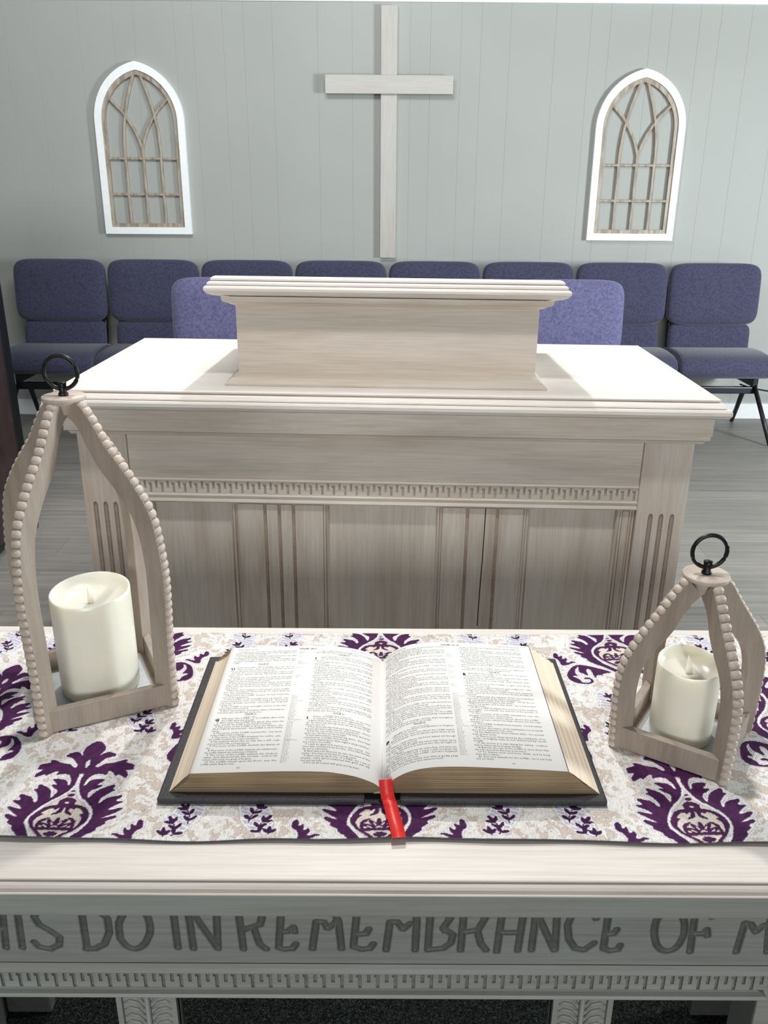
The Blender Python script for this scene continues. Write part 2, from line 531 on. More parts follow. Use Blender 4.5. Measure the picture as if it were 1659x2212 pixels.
def gothic(xc, z0, label, tall):
    r = empty('gothic_window_frame', (xc, WY, z0))
    hs = 0.565; rise = tall - hs; w = 0.237
    m = MB(); arch_ring(m, arch(w, 0, hs, rise), arch(w - 0.036, 0.036, hs, rise - 0.04), -0.028, -0.001)
    m.build('outer_frame', M_white, r)
    w2 = w - 0.036
    m = MB(); arch_ring(m, arch(w2 + 0.001, 0.036, hs, rise - 0.039), arch(w2 - 0.020, 0.056, hs - 0.005, rise - 0.058), -0.020, -0.0015)
    wi = w2 - 0.010
    q = wi / 2
    for z in (0.205, 0.385):
        bars(m, [(-wi, z), (wi, z)], 0.014, -0.018, -0.002)
    for x in (-q, 0, q):
        bars(m, [(x, 0.045), (x, 0.45 if x == 0 else 0.387)], 0.015, -0.0176, -0.002)
    top = hs + rise
    for s in (-1, 1):
        bars(m, [(s * q, 0.385)] + bez((s * q, 0.42), (s * q * 1.02, 0.60), (s * 0.012, top - 0.05), 12), 0.015, -0.0178, -0.002)
        bars(m, bez((s * 0.0015, 0.435), (s * 0.020, 0.52), (s * q * 0.98, 0.618), 7) + [(s * 0.165, 0.688)], 0.015, -0.0182 + 0.0003 * s, -0.002)
    m.build('lattice', M_lattice, r)
    tag(r, label, 'wall decoration')
    return r


gothic(-1.297, 1.026, 'white arched gothic window frame with brown lattice on the wall left of the cross', 0.851)
gothic(1.357, 1.009, 'white arched gothic window frame with brown lattice on the wall right of the cross', 0.850)


def catmull_(pts, n=6):
    out = []
    P_ = [pts[0]] + list(pts) + [pts[-1]]
    for i in range(1, len(P_) - 2):
        for k in range(n):
            t = k / n
            out.append(tuple(0.5 * (2 * b + (c - a) * t + (2 * a - 5 * b + 4 * c - d) * t * t + (-a + 3 * b - 3 * c + d) * t ** 3) for a, b, c, d in zip(P_[i - 1], P_[i], P_[i + 1], P_[i + 2])))
    out.append(tuple(pts[-1]))
    return out


# ------------------------------------------------------------------ chairs
def cushion(m, hw, hh, th, rad=0.05, bulge=0.02, nx=20, nz=16, face=1, top_round=0.03):
    """pillow block in local xz plane (front toward -y), centred, superellipse outline"""
    def outline(k):
        a = 2 * PI * k
        c, s = math.cos(a), math.sin(a)
        e = 0.32
        return (math.copysign(abs(c) ** e, c), math.copysign(abs(s) ** e, s))
    N = 56
    rings = []
    for (sc, y, inset) in [(0.0, -th / 2 - bulge, 0), (0.5, -th / 2 - bulge * 0.9, 0), (0.8, -th / 2 - bulge * 0.55, 0), (1, -th / 2, 0.018), (1, -th / 2 + 0.008, 0.006), (1, -th / 2 + 0.02, 0.0), (1, th / 2 - 0.02, 0), (1, th / 2 - 0.006, 0.006), (1, th / 2, 0.02), (0.6, th / 2 + 0.004, 0), (0, th / 2 + 0.004, 0)]:
        ring = []
        for k in range(N):
            ox, oz = outline(k / N)
            ring.append((ox * (hw - inset) * max(sc, 0.001), y, oz * (hh - inset) * max(sc, 0.001)))
        rings.append(ring)
    m.loft(rings, 0, cap=False, smooth=True)


def make_chair(fabric):
    """origin on the floor under the middle of the backrest; sitter faces -y"""
    r = empty('stacking_chair')
    tilt = R(-6)
    def put(m, name, loc, rx, mt, par=r):
        o = m.build(name, mt, par)
        o.location = loc; o.rotation_euler = (rx, 0, 0)
        return o
    m = MB(); cushion(m, 0.251, 0.166, 0.055, bulge=0.012)
    put(m, 'upper_backrest', (0, 0.0, 0.736), tilt, fabric)
    m = MB(); cushion(m, 0.228, 0.105, 0.045, bulge=0.008)
    put(m, 'lower_backrest', (0, -0.012, 0.480), tilt, fabric)
    m = MB()
    # seat : rounded front (waterfall)
    prof = [(0.02, 0.0), (0.02, 0.075), (-0.05, 0.085), (-0.16, 0.088), (-0.26, 0.082), (-0.325, 0.062), (-0.350, 0.030), (-0.345, -0.010), (-0.320, -0.032), (-0.28, -0.038), (0.0, -0.02)]
    loops = []
    for x, s, dz in [(-0.245, 0.86, 0.012), (-0.238, 0.95, 0.005), (-0.215, 1.0, 0), (0, 1.0, 0.004), (0.215, 1.0, 0), (0.238, 0.95, 0.005), (0.245, 0.86, 0.012)]:
        loops.append([(x, y * (0.97 if s < 1 else 1), 0.02 + (z - 0.02) * s) for y, z in prof])
    m.loft(loops, 0, smooth=True)
    put(m, 'seat', (0, -0.02, 0.372), 0, fabric)
    m = MB()
    m.cbox(-0.21, 0.21, -0.235, -0.205, 0.234, 0.272, 0.006)
    m.cbox(-0.22, -0.19, -0.24, 0.03, 0.272, 0.345, 0.006)
    m.cbox(0.19, 0.22, -0.24, 0.03, 0.272, 0.345, 0.006)
    for s in (-1, 1):
        m.tube([(s * 0.205, 0.02, 0.31), (s * 0.212, 0.034, 0.5), (s * 0.212, 0.060, 0.86)], 0.011)
    m.build('frame', M_frame, r)
    for s in (-1, 1):
        m = MB(); m.tube([(s * 0.165, -0.20, 0.26), (s * 0.240, 0.075, 0.008)], [0.014, 0.012]); m.build('leg', M_frame, r)
        m = MB(); m.tube([(s * 0.205, -0.22, 0.29), (s * 0.240, -0.45, 0.008)], 0.012); m.build('leg', M_frame, r)
    return r


chA = make_chair(M_blue)
ordinals = ['dark blue chair at the far left end of the wall row, seat in view', 'dark blue chair second from the left in the wall row',
            'dark blue chair third from the left in the wall row, mostly hidden', 'dark blue chair at the wall just left of the cross foot',
            'dark blue chair at the wall just right of the cross foot', 'dark blue chair third from the right in the wall row, mostly hidden',
            'dark blue chair second from the right in the wall row', 'dark blue chair at the far right end of the wall row, seat in view']
for i in range(8):
    c = chA if i == 0 else copy_tree(chA)
    c.location = (-1.772 + i * 0.5123, 4.775, 0)
    tag(c, ordinals[i], 'chair', 'dark blue chairs along the back wall')
m = MB(); m.tube(catmull_([(1.99, 4.66, 0.262), (2.08, 4.70, 0.232), (2.20, 4.74, 0.205), (2.5, 4.80, 0.15), (2.9, 4.84, 0.01)], 6), 0.0045, 8)
tag(m.build('power_cable', M_cabblack), 'thin black cable trailing right from under the last wall chair', 'cable')
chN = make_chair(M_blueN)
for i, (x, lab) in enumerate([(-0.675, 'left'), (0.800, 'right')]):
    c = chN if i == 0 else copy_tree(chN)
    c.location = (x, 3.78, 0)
    tag(c, 'brighter lit flecked blue chair standing directly behind the pulpit on its %s side' % lab, 'chair', 'flecked blue chairs behind the pulpit')

# ------------------------------------------------------------------ dark cabinet at the left edge
cb = empty('tall_cabinet', (-1.37, 3.1, 0))
m = MB(); m.cbox(-0.55, -0.004, -1.0, -0.03, 0.05, 1.32, 0.004); m.build('body', M_cabinet, cb)
m = MB(); m.cbox(-0.555, 0.0, -0.045, 0.02, 0.03, 1.33, 0.006)
m.cbox(-0.56, 0.004, -1.01, 0.02, 1.32, 1.345, 0.004); m.build('edge_trim', M_cabblack, cb)
m = MB(); m.cbox(-0.54, 0.010, -0.13, 0.02, 0.0, 0.055, 0.01); m.build('plinth', M_cabblack, cb)
tag(cb, 'tall dark maroon cabinet with a black edge at the left border of the photo', 'cabinet')


# ------------------------------------------------------------------ pulpit
KEY = ["#..#######",
       "#..##...##",
       "#..###..##",
       "#..###..##",
       "######..##",
       "######..##"]


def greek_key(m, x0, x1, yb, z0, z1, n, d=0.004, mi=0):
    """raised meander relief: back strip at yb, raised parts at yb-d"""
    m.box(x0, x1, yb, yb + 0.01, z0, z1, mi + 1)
    rows = len(KEY); cols = len(KEY[0])
    pw = (x1 - x0) / n; cw = pw / cols; chh = (z1 - z0) / rows
    for r_ in range(rows):
        line = KEY[r_] * n
        i = 0
        while i < len(line):
            if line[i] == '#':
                j = i
                while j < len(line) and line[j] == '#': j += 1
                zt = z1 - r_ * chh
                m.box(x0 + i * cw, x0 + j * cw, yb - d, yb, zt - chh, zt, mi)
                i = j
            else:
                i += 1


P = empty('pulpit', (0, 1.81, 0), 0)
P.rotation_euler = (0, R(0.29), R(-1.3))
PX = 0.709
# top
def bull(o0, z0, o1, z1, r, n=6, out=0.02):
    return [(o0 + (o1 - o0) * k / n + out * math.sin(PI * k / n), z0 + (z1 - z0) * k / n) for k in range(n + 1)]
m = MB()
m.slab(-0.726, 0.726, 0.0, 0.690, [(-0.02, 0.797), (0.008, 0.797), (0.018, 0.801), (0.022, 0.808), (0.022, 0.815), (0.019, 0.8195)])
m.slab(-0.726, 0.726, 0.0, 0.690, [(-0.02, 0.8195), (0.011, 0.8195)], 1)
m.slab(-0.726, 0.726, 0.0, 0.690, [(-0.02, 0.8205), (0.012, 0.8205), (0.0125, 0.824), (0.007, 0.830), (0.003, 0.8315)])
m.slab(-0.726, 0.726, 0.0, 0.690, [(-0.02, 0.8315), (-0.002, 0.8315), (-0.002, 0.8345)], 1)
m.slab(-0.726, 0.726, 0.0, 0.690, [(-0.02, 0.8345), (0.0, 0.8345), (0.001, 0.838), (-0.002, 0.840)])
m.build('desktop', [M_top, M_glaze], P)
# fascia under the top
m = MB()
m.slab(-0.711, 0.711, 0.050, 0.66, [(0, 0.725), (0.006, 0.727), (0.010, 0.734), (0.0175, 0.738), (0.0175, 0.7445), (0.0165, 0.7455), (0.0165, 0.747), (0.020, 0.748), (0.020, 0.797)])
m.build('fascia', M_woodX, P)
# carcass
m = MB()
m.box(-0.70, 0.70, 0.092, 0.62, 0.02, 0.73)
m.build('carcass', M_panel, P)
# corner posts with flutes
def fluted_post(x0, x1, y0, z0, z1, flutes, ztop, fw=0.011, depth=0.006, mt=None, name='corner_post', back=0.10):
    m = MB()
    xs = [x0]
    for f in flutes: xs += [f - fw / 2, f + fw / 2]
    xs.append(x1)
    m.box(x0, x1, y0, y0 + back, ztop, z1)
    for i in range(0, len(xs), 2):
        m.box(xs[i], xs[i + 1], y0, y0 + back, z0, ztop)
    for f in flutes:
        # concave groove with rounded top
        n = 6; loops = []
        zs = [z0, ztop - 0.010]
        for k in range(5): zs.append(ztop - 0.010 + 0.010 * math.sin(PI / 2 * (k + 1) / 5))
        for z in zs:
            t = 0 if z < ztop - 0.01 else (z - (ztop - 0.010)) / 0.010
            hw = fw / 2 * math.sqrt(max(0.0, 1 - t * t)) + 1e-5
            loops.append([(f + hw * math.cos(PI * (1 - k / n)), y0 + depth * math.sin(PI * k / n) * (hw / (fw / 2)), z) for k in range(n + 1)])
        m.loft(loops, 1, cap=False, closed=False)
        # faces between rounded groove top and the square corner of the slot
        for s in (-1, 1):
            arc = [(f + s * fw / 2 * math.sqrt(max(0, 1 - ((z - (ztop - 0.01)) / 0.01) ** 2)), y0, z) for z in zs[1:]]
            m.add(arc + [(f + s * fw / 2, y0, ztop)], [list(range(len(arc) + 1))])
    return m.build(name, mt or [M_post, M_glaze], P)

fluted_post(-0.709, -0.597, 0.056, 0.02, 0.730, [-0.684, -0.660, -0.636], 0.558)
fluted_post(0.592, 0.704, 0.056, 0.02, 0.730, [0.625, 0.650, 0.675], 0.553)
# frieze board under the fascia
m = MB()
m.cbox(-0.597, 0.592, 0.064, 0.095, 0.618, 0.728, 0.002)
m.build('frieze_board', M_woodX, P)
m = MB()
m.slab(-0.597, 0.592, 0.066, 0.10, [(0, 0.610), (0.004, 0.611), (0.005, 0.614), (0.002, 0.618), (0, 0.619)])
m.slab(-0.597, 0.592, 0.066, 0.10, [(0, 0.571), (0.004, 0.572), (0.005, 0.576), (0.002, 0.579), (0, 0.580)])
m.build('frieze_moulding', M_woodX, P)
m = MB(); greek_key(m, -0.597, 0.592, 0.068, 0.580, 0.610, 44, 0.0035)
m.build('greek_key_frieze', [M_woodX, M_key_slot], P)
m = MB()
m.slab(-0.597, 0.592, 0.066, 0.10, [(0.0, 0.556), (0.003, 0.557), (0.006, 0.561), (0.004, 0.565), (0.0, 0.571)])
m.build('lower_rail', M_woodX, P)
# recessed panels, stiles with reeds
for x0, x1 in ((-0.55, -0.358), (-0.135, 0.130), (0.345, 0.556)):
    m = MB(); m.box(x0, x1, 0.086, 0.094, 0.02, 0.556); m.build('recessed_panel', M_panel, P)

def stile(x0, x1, reeds, name='stile'):
    m = MB()
    y = 0.070
    def edge(a, b):
        w = b - a
        m.loft([[(a, 0.094, z), (a, y + 0.004, z), (a + w * .18, y - 0.001, z), (a + w * .4, y, z), (a + w * .5, y + 0.005, z), (a + w * .62, y + 0.001, z), (a + w * .85, y - 0.002, z), (b, y + 0.003, z), (b, 0.094, z)] for z in (0.02, 0.556)])
    edge(x0, x0 + 0.014); edge(x1 - 0.014, x1)
    xs = [x0 + 0.014]
    for r_ in reeds: xs += [r_ - 0.004, r_ + 0.004]
    xs.append(x1 - 0.014)
    for i in range(0, len(xs), 2): m.box(xs[i], xs[i + 1], y, 0.094, 0.02, 0.553)
    for r_ in reeds: m.box(r_ - 0.004, r_ + 0.004, y + 0.005, 0.094, 0.02, 0.553, 1)
    return m.build(name, [M_woodZ, M_glaze], P)

stile(-0.363, -0.132, [-0.284, -0.250, -0.216])
stile(0.125, 0.344, [0.198, 0.269])
stile(-0.597, -0.549, [])
stile(0.550, 0.592, [])
# long hairline crack in the right stile
m = MB()
pts = [(0.2405, 0.553), (0.2400, 0.50), (0.2392, 0.42), (0.2375, 0.36), (0.2362, 0.30), (0.2355, 0.24)]
vs = []
for x, z in pts: vs += [(x - 0.0011, 0.0696, z), (x + 0.0011, 0.0696, z), (x + 0.0011, 0.071, z), (x - 0.0011, 0.071, z)]
m.loft([vs[i * 4:i * 4 + 4] for i in range(len(pts))])
tag(m.build('crack', M_cabblack, P), 'dark vertical crack in the stile')
m = MB(); m.slab(-0.709, 0.704, 0.056, 0.64, [(0.02, 0.0), (0.02, 0.05), (0.012, 0.06), (0, 0.062)]); m.build('plinth', M_woodX, P)

# upper reading box
m = MB()
m.slab(-0.342, 0.342, 0.076, 0.50, [(0.018, 0.8405), (0.019, 0.845), (0.012, 0.851), (0.004, 0.856), (-0.010, 0.858)])
m.build('box_moulding', M_box, P)
tilt = math.tan(R(7.6))
def slope(y, z): return z - (y - 0.10) * tilt
m = MB()
vs = []
x0, x1, y0, y1 = -0.342, 0.342, 0.130, 0.46
vs = [(x0, y0, 0.85), (x1, y0, 0.85), (x1, y1, 0.85), (x0, y1, 0.85), (x0, y0, slope(y0, 1.022)), (x1, y0, slope(y0, 1.022)), (x1, y1, slope(y1, 1.022)), (x0, y1, slope(y1, 1.022))]
m.add(vs, [(0, 3, 2, 1), (4, 5, 6, 7), (0, 1, 5, 4), (1, 2, 6, 5), (2, 3, 7, 6), (3, 0, 4, 7)])
m.build('reading_box', M_box, P)
def sloped(m0):
    for i, v in enumerate(m0.v):
        m0.v[i] = (v[0], v[1], slope(v[1], v[2]))
m = MB()
m.slab(-0.342, 0.342, 0.130, 0.46, [(0.0, 1.012), (0.005, 1.013), (0.014, 1.017), (0.024, 1.0195), (0.027, 1.025), (0.027, 1.031)])
m.slab(-0.342, 0.342, 0.130, 0.46, [(0.010, 1.031), (0.012, 1.033)], 1)
sloped(m); m.build('lectern_moulding', [M_woodX, M_glaze], P)
m = MB()
m.slab(-0.378, 0.378, 0.094, 0.53, [(-0.02, 1.033), (0.006, 1.033), (0.016, 1.036), (0.0215, 1.042), (0.022, 1.047), (0.020, 1.051), (0.016, 1.053)])
m.slab(-0.378, 0.378, 0.094, 0.53, [(-0.02, 1.053), (0.012, 1.053), (0.012, 1.0545)], 1)
m.slab(-0.378, 0.378, 0.094, 0.53, [(-0.02, 1.0545), (0.015, 1.0545), (0.015, 1.059), (0.010, 1.0625), (0.006, 1.0635)])
m.slab(-0.378, 0.378, 0.094, 0.53, [(-0.02, 1.0635), (0.004, 1.0635), (0.004, 1.065)], 1)
m.slab(-0.378, 0.378, 0.094, 0.53, [(-0.02, 1.065), (0.008, 1.065), (0.008, 1.069), (0.003, 1.073), (-0.002, 1.075)])
sloped(m); m.build('reading_top', [M_top, M_glaze], P)
tag(P, 'large whitewashed wooden pulpit with raised sloping reading box and panelled front', 'pulpit')

# ------------------------------------------------------------------ communion table
TZ = 0.590          # table top height above the chancel floor
XT = -0.016
TB = empty('communion_table', (XT, 0, 0))
m = MB()
TL = 0.72
m.slab(-TL, TL, 0.6785, 1.213, [(-0.03, 0.547), (0.0065, 0.547), (0.0070, 0.549), (0.0065, 0.5755)], 2)
m.slab(-TL, TL, 0.6785, 1.213, [(-0.03, 0.5755), (0.0065, 0.5755), (0.0085, 0.5762), (0.0085, 0.5775), (0.001, 0.5785)])
m.slab(-TL, TL, 0.6785, 1.213, [(-0.03, 0.578), (0.000, 0.578), (0.004, 0.5795), (0.0055, 0.582), (0.0045, 0.5845), (0.0015, 0.586)])
m.slab(-TL, TL, 0.6785, 1.213, [(-0.03, 0.586), (-0.0035, 0.586), (-0.0035, 0.588)], 1)
m.slab(-TL, TL, 0.6785, 1.213, [(-0.03, 0.588), (0.0005, 0.588), (0.0005, 0.5895), (-0.0005, 0.590)])
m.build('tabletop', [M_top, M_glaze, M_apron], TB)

# carved inscription THIS DO IN REMEMBRANCE OF ME : strokes as (x, z) in mm on the apron
STROKES = [[(-449,526.6),(-422,528.0)],[(-435,527.9),(-443,469.7)],[(-413,529.4),(-419,469.9)],[(-418,496.7),(-397,496.8)],[(-391,529.5),(-395,470.0)],[(-375,529.6),(-377,470.2)],[(-333,523.4),(-343,529.9),(-353,525.3),(-358,514.2),(-354,503.0),(-343,494.5),(-334,485.2),(-336,474.5),(-347,468.3),(-358,471.0),(-363,478.3)],[(-306,530.1),(-306,469.3)],[(-306,530.1),(-291,527.6),(-279,512.7),(-279,492.9),(-286,476.2),(-297,469.3),(-307,468.6)],[(-234,499.2),(-234,506.9),(-235,514.0),(-237,520.1),(-240,524.7),(-244,527.6),(-248,528.5),(-253,527.5),(-257,524.6),(-261,519.9),(-264,513.8),(-267,506.7),(-268,499.0),(-268,491.2),(-268,484.0),(-265,477.8),(-262,473.0),(-258,470.0),(-254,469.0),(-250,470.0),(-245,473.1),(-241,477.9),(-238,484.2),(-235,491.5),(-234,499.2)],[(-207,530.8),(-206,471.3)],[(-191,530.9),(-189,470.1)],[(-190,529.6),(-162,470.2)],[(-160,531.1),(-162,471.6)],[(-137,531.2),(-134,469.8)],[(-136,529.9),(-120,528.8),(-111,518.4),(-114,505.3),(-132,497.9)],[(-121,500.0),(-116,477.3),(-109,469.9)],[(-90,531.5),(-95,472.0),(-89,469.4),(-80,470.8),(-76,477.6)],[(-90,530.2),(-77,529.0)],[(-91,494.2),(-84,495.6),(-78,501.6),(-77,495.0)],[(-58,470.9),(-53,509.6),(-45,509.0),(-41,500.5),(-33,507.1),(-31,511.1)],[(-33,520.9),(-29,511.1),(-26,471.2)],[(-8,532.1),(-13,474.0),(-4,469.9),(5,471.4),(9,478.1)],[(-8,530.8),(6,529.6)],[(-9,491.4),(1,492.8),(4,499.5)],[(23,469.5),(27,509.5),(35,509.6),(41,499.7),(49,507.7)],[(55,521.5),(56,510.4),(55,469.7)],[(71,532.6),(69,470.4)],[(71,531.3),(89,527.6),(92,515.2),(85,501.3),(87,497.4)],[(86,500.0),(96,492.1),(94,480.1),(85,471.9),(69,469.8)],[(107,532.9),(105,470.0)],[(107,531.6),(124,529.1),(130,516.1),(123,498.9),(108,495.5)],[(122,498.9),(127,478.9),(133,470.2)],[(148,522.1),(145,468.2)],[(148,522.1),(157,533.2),(171,522.3)],[(171,522.3),(168,469.7)],[(146,495.1),(169,495.3)],[(185,533.4),(183,470.5)],[(183,528.8),(208,470.7)],[(207,533.5),(209,470.7)],[(250,516.3),(244,529.9),(234,533.1),(224,524.6),(220,506.2),(223,486.3),(231,472.9),(241,470.9),(251,481.1)],[(263,533.9),(262,473.1),(270,469.7),(278,471.8),(280,477.9)],[(263,532.6),(277,530.8)],[(263,493.2),(271,494.6),(274,500.6)],[(348,500.4),(347,508.3),(345,515.6),(342,521.8),(338,526.5),(334,529.5),(330,530.5),(326,529.4),(322,526.4),(319,521.6),(316,515.4),(315,508.1),(315,500.2),(316,492.3),(318,484.9),(320,478.5),(324,473.6),(328,470.5),(333,469.5),(337,470.6),(341,473.7),(344,478.7),(346,485.1),(348,492.5),(348,500.4)],[(356,534.5),(358,469.0)],[(356,533.2),(370,530.7),(375,519.1)],[(358,494.5),(369,495.3),(372,501.3),(374,492.6)],[(409,469.3),(412,510.8),(419,508.8),(426,498.3),(433,507.6)],[(439,524.0),(439,507.7),(443,469.6)],[(463,535.2),(464,473.1),(473,469.1),(483,470.5),(485,477.3)],[(464,532.6),(478,530.2)],[(466,493.3),(475,494.6),(477,500.0)]]


def seg_dist(px, pz, path):
    d = np.full(px.shape, 1e9)
    for (ax, az), (bx, bz) in zip(path[:-1], path[1:]):
        vx, vz = bx - ax, bz - az
        L2 = vx * vx + vz * vz + 1e-9
        t = np.clip(((px - ax) * vx + (pz - az) * vz) / L2, 0, 1)
        d = np.minimum(d, np.hypot(px - ax - t * vx, pz - az - t * vz))
    return d


nx, nz = 1560, 130
gx = np.linspace(-624, 624, nx); gz = np.linspace(449, 549, nz)
GX, GZ = np.meshgrid(gx, gz)
D = np.full(GX.shape, 99.0)
for st in STROKES:
    xs_ = [p[0] for p in st]; i0 = np.searchsorted(gx, min(xs_) - 8); i1 = np.searchsorted(gx, max(xs_) + 8)
    D[:, i0:i1] = np.minimum(D[:, i0:i1], seg_dist(GX[:, i0:i1], GZ[:, i0:i1], st))
hw = 4.3
depth = 3.2 * np.clip((hw - D) / 2.2, 0, 1) ** 0.8
soft = np.clip((hw + 0.9 - D) / 1.6, 0, 1)[..., None]
face_c = np.array([0.31, 0.325, 0.305]); gr_c = np.array([0.130, 0.135, 0.125])  # board face also carries the table front's shade in its colour
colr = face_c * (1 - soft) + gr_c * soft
low = 0.5 + 0.5 * np.sin(GX * 0.011 + 2) * np.sin(GX * 0.004 + GZ * 0.05)
colr *= (0.94 + 0.10 * low)[..., None]


def make_carved():
    m_, nt, b = mat('carved_apron')
    a = node(nt, 'ShaderNodeVertexColor'); a.layer_name = 'weave'
    tc = node(nt, 'ShaderNodeTexCoord'); mp = node(nt, 'ShaderNodeMapping'); mp.inputs['Scale'].default_value = (7, 200, 200)
    nt.links.new(tc.outputs['Object'], mp.inputs[0])
    n = node(nt, 'ShaderNodeTexNoise'); n.inputs['Scale'].default_value = 1; n.inputs['Detail'].default_value = 4
    nt.links.new(mp.outputs[0], n.inputs[0])
    mx = node(nt, 'ShaderNodeMix', data_type='RGBA', blend_type='MULTIPLY'); mx.inputs['Factor'].default_value = 1
    nt.links.new(a.outputs[0], mx.inputs['A']); nt.links.new(ramp(nt, n.outputs['Fac'], [(0.3, (0.80, 0.79, 0.78)), (0.62, (1, 1, 1))]), mx.inputs['B'])
    nt.links.new(mx.outputs['Result'], b.inputs['Base Color']); b.inputs['Roughness'].default_value = 0.5
    return m_


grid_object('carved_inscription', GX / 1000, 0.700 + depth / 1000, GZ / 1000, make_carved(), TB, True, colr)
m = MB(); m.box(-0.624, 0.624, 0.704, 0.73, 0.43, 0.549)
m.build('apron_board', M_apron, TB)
m = MB()
m.slab(-0.600, 0.600, 0.700, 1.19, [(0, 0.436), (0.0035, 0.4375), (0.006, 0.441), (0.003, 0.4445), (0.0, 0.4475), (0, 0.450)])
m.slab(-0.441, 0.441, 0.700, 1.19, [(0.0, 0.404), (0.007, 0.405), (0.009, 0.408), (0.007, 0.411), (0.002, 0.412), (0, 0.413)])
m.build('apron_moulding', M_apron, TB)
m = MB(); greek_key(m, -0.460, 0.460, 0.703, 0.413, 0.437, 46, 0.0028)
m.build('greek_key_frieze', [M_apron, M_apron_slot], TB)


def carved_leg(x0, x1, lab=None):
    m = MB(); w = x1 - x0; c = (x0 + x1) / 2
    m.cbox(x0, x1, 0.704, 0.720, -0.2, 0.406, 0.002)
    m.box(x0 + 0.000, x0 + 0.006, 0.699, 0.71, -0.2, 0.404); m.box(x1 - 0.006, x1, 0.699, 0.71, -0.2, 0.404)
    # central stem and feathered leaf veins in relief
    m.tube([(c, 0.703, -0.2), (c, 0.702, 0.1), (c, 0.702, 0.404)], 0.0032)
    z = -0.19
    while z < 0.402:
        for s in (-1, 1):
            pts = [(c + s * 0.004, 0.703, z - 0.012), (c + s * w * 0.18, 0.7035, z - 0.002), (c + s * w * 0.30, 0.7035, z + 0.0005), (c + s * w * 0.41, 0.704, z - 0.004)]
            m.tube(pts, [0.0012, 0.0024, 0.0022, 0.0008], n=6)
        z += 0.0105
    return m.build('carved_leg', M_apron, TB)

carved_leg(-0.282, -0.214); carved_leg(0.213, 0.281)
for s in (-1, 1):
    m = MB(); m.cbox(s * 0.475 - 0.028, s * 0.475 + 0.028, 0.705, 0.76, -0.2, 0.44, 0.003)
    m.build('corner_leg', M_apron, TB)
    m = MB()
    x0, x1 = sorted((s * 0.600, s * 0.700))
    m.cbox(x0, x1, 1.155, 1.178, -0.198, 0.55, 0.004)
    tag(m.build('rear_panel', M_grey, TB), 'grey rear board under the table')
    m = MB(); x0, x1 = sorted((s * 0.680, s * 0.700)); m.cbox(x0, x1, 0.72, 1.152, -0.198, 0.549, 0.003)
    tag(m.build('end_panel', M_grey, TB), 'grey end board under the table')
tag(TB, 'whitewashed communion table with a carved inscription along its front', 'table')

# ------------------------------------------------------------------ damask runner
FROND = [(3.1,129.7),(8.8,123.2),(13.1,115.9),(13.1,108.6),(9.8,97.9),(15.9,106.9),(22.3,107.8),(28.9,104.3),(31.7,98.6),(26.3,98.0),(19.8,93.9),(14.4,86.5),(10.4,78.7),(15.1,77.6),(21.6,84.5),(33.0,86.7),(37.6,89.8),(43.4,92.4),(48.7,91.2),(45.0,86.8),(53.2,85.1),(58.7,81.7),(57.9,79.1),(59.3,72.8),(49.0,73.1),(55.2,66.4),(56.4,58.9),(52.2,58.1),(44.9,64.7),(41.7,61.0),(35.0,69.3),(29.6,70.9),(31.0,62.9),(24.3,65.3),(16.8,65.2),(11.2,59.4),(8.3,50.4),(8.6,43.1),(11.0,45.5),(13.3,52.8),(19.7,56.2),(32.7,55.5),(28.8,51.0),(22.3,44.8),(31.5,45.7),(25.4,38.4),(18.8,36.0),(18.5,28.9),(22.3,20.5),(23.7,27.4),(28.0,36.9),(34.8,41.7),(43.9,46.6),(45.9,43.4),(43.2,38.3),(48.8,37.0),(41.6,29.9),(36.5,22.9),(35.3,15.2),(37.3,12.2),(42.7,22.9),(51.0,26.1),(59.5,28.5),(59.7,24.6),(53.8,16.9),(63.8,17.7),(63.6,14.7),(53.2,8.6),(48.4,1.1),(56.6,4.1),(65.9,6.7),(65.9,3.4),(56.2,-4.7),(44.7,-12.8),(54.5,-9.1),(62.8,-6.2),(62.4,-12.0),(52.9,-17.0),(55.5,-21.6),(46.2,-27.0),(46.5,-32.5),(36,-43),(26,-52),(12,-66),(0,-76),(0,-66),(9,-59),(19,-48),(27,-37),(31.1,-28.8),(36.0,-20.0),(36.0,-8.5),(31.5,3.2),(22.5,15.1),(12.3,24.2),(4.8,36.7),(1.9,49.5),(2.9,66.8)]
GAP = [(0,-63),(8,-56),(17,-45),(24,-35),(28.3,-27.8),(33.1,-18.6),(33.3,-8.6),(29.0,2.4),(20.9,13.3),(10.8,22.7),(3.5,35.1),(0.4,47.9),(1.0,66.0)]
CURL = [(12.9,-7.6),(5.3,-5.9),(1.0,-0.8),(0.7,5.9),(5.0,9.7),(11.8,10.5),(19.7,8.3),(26.7,2.4),(31.8,-6.4),(33.2,-15.8),(29.3,-23.6),(23.7,-31.6),(14,-43),(5,-53),(0,-57),(0,-50),(9,-42),(20.9,-29.3),(25.2,-22.9),(25.7,-15.1),(23.1,-8.6),(19.2,-6.1),(24.3,-4.0),(18.6,2.3),(12.6,5.2),(10.6,0.8),(6.7,4.8),(5.3,1.5),(8.7,-2.6)]
CURL_IN = [(8.3,-11.4),(15.2,-11.3),(20.8,-16.6),(21.7,-23.0),(20.3,-31.6),(16.3,-35.5),(17.3,-27.2),(17.0,-20.9),(13.6,-15.2)]
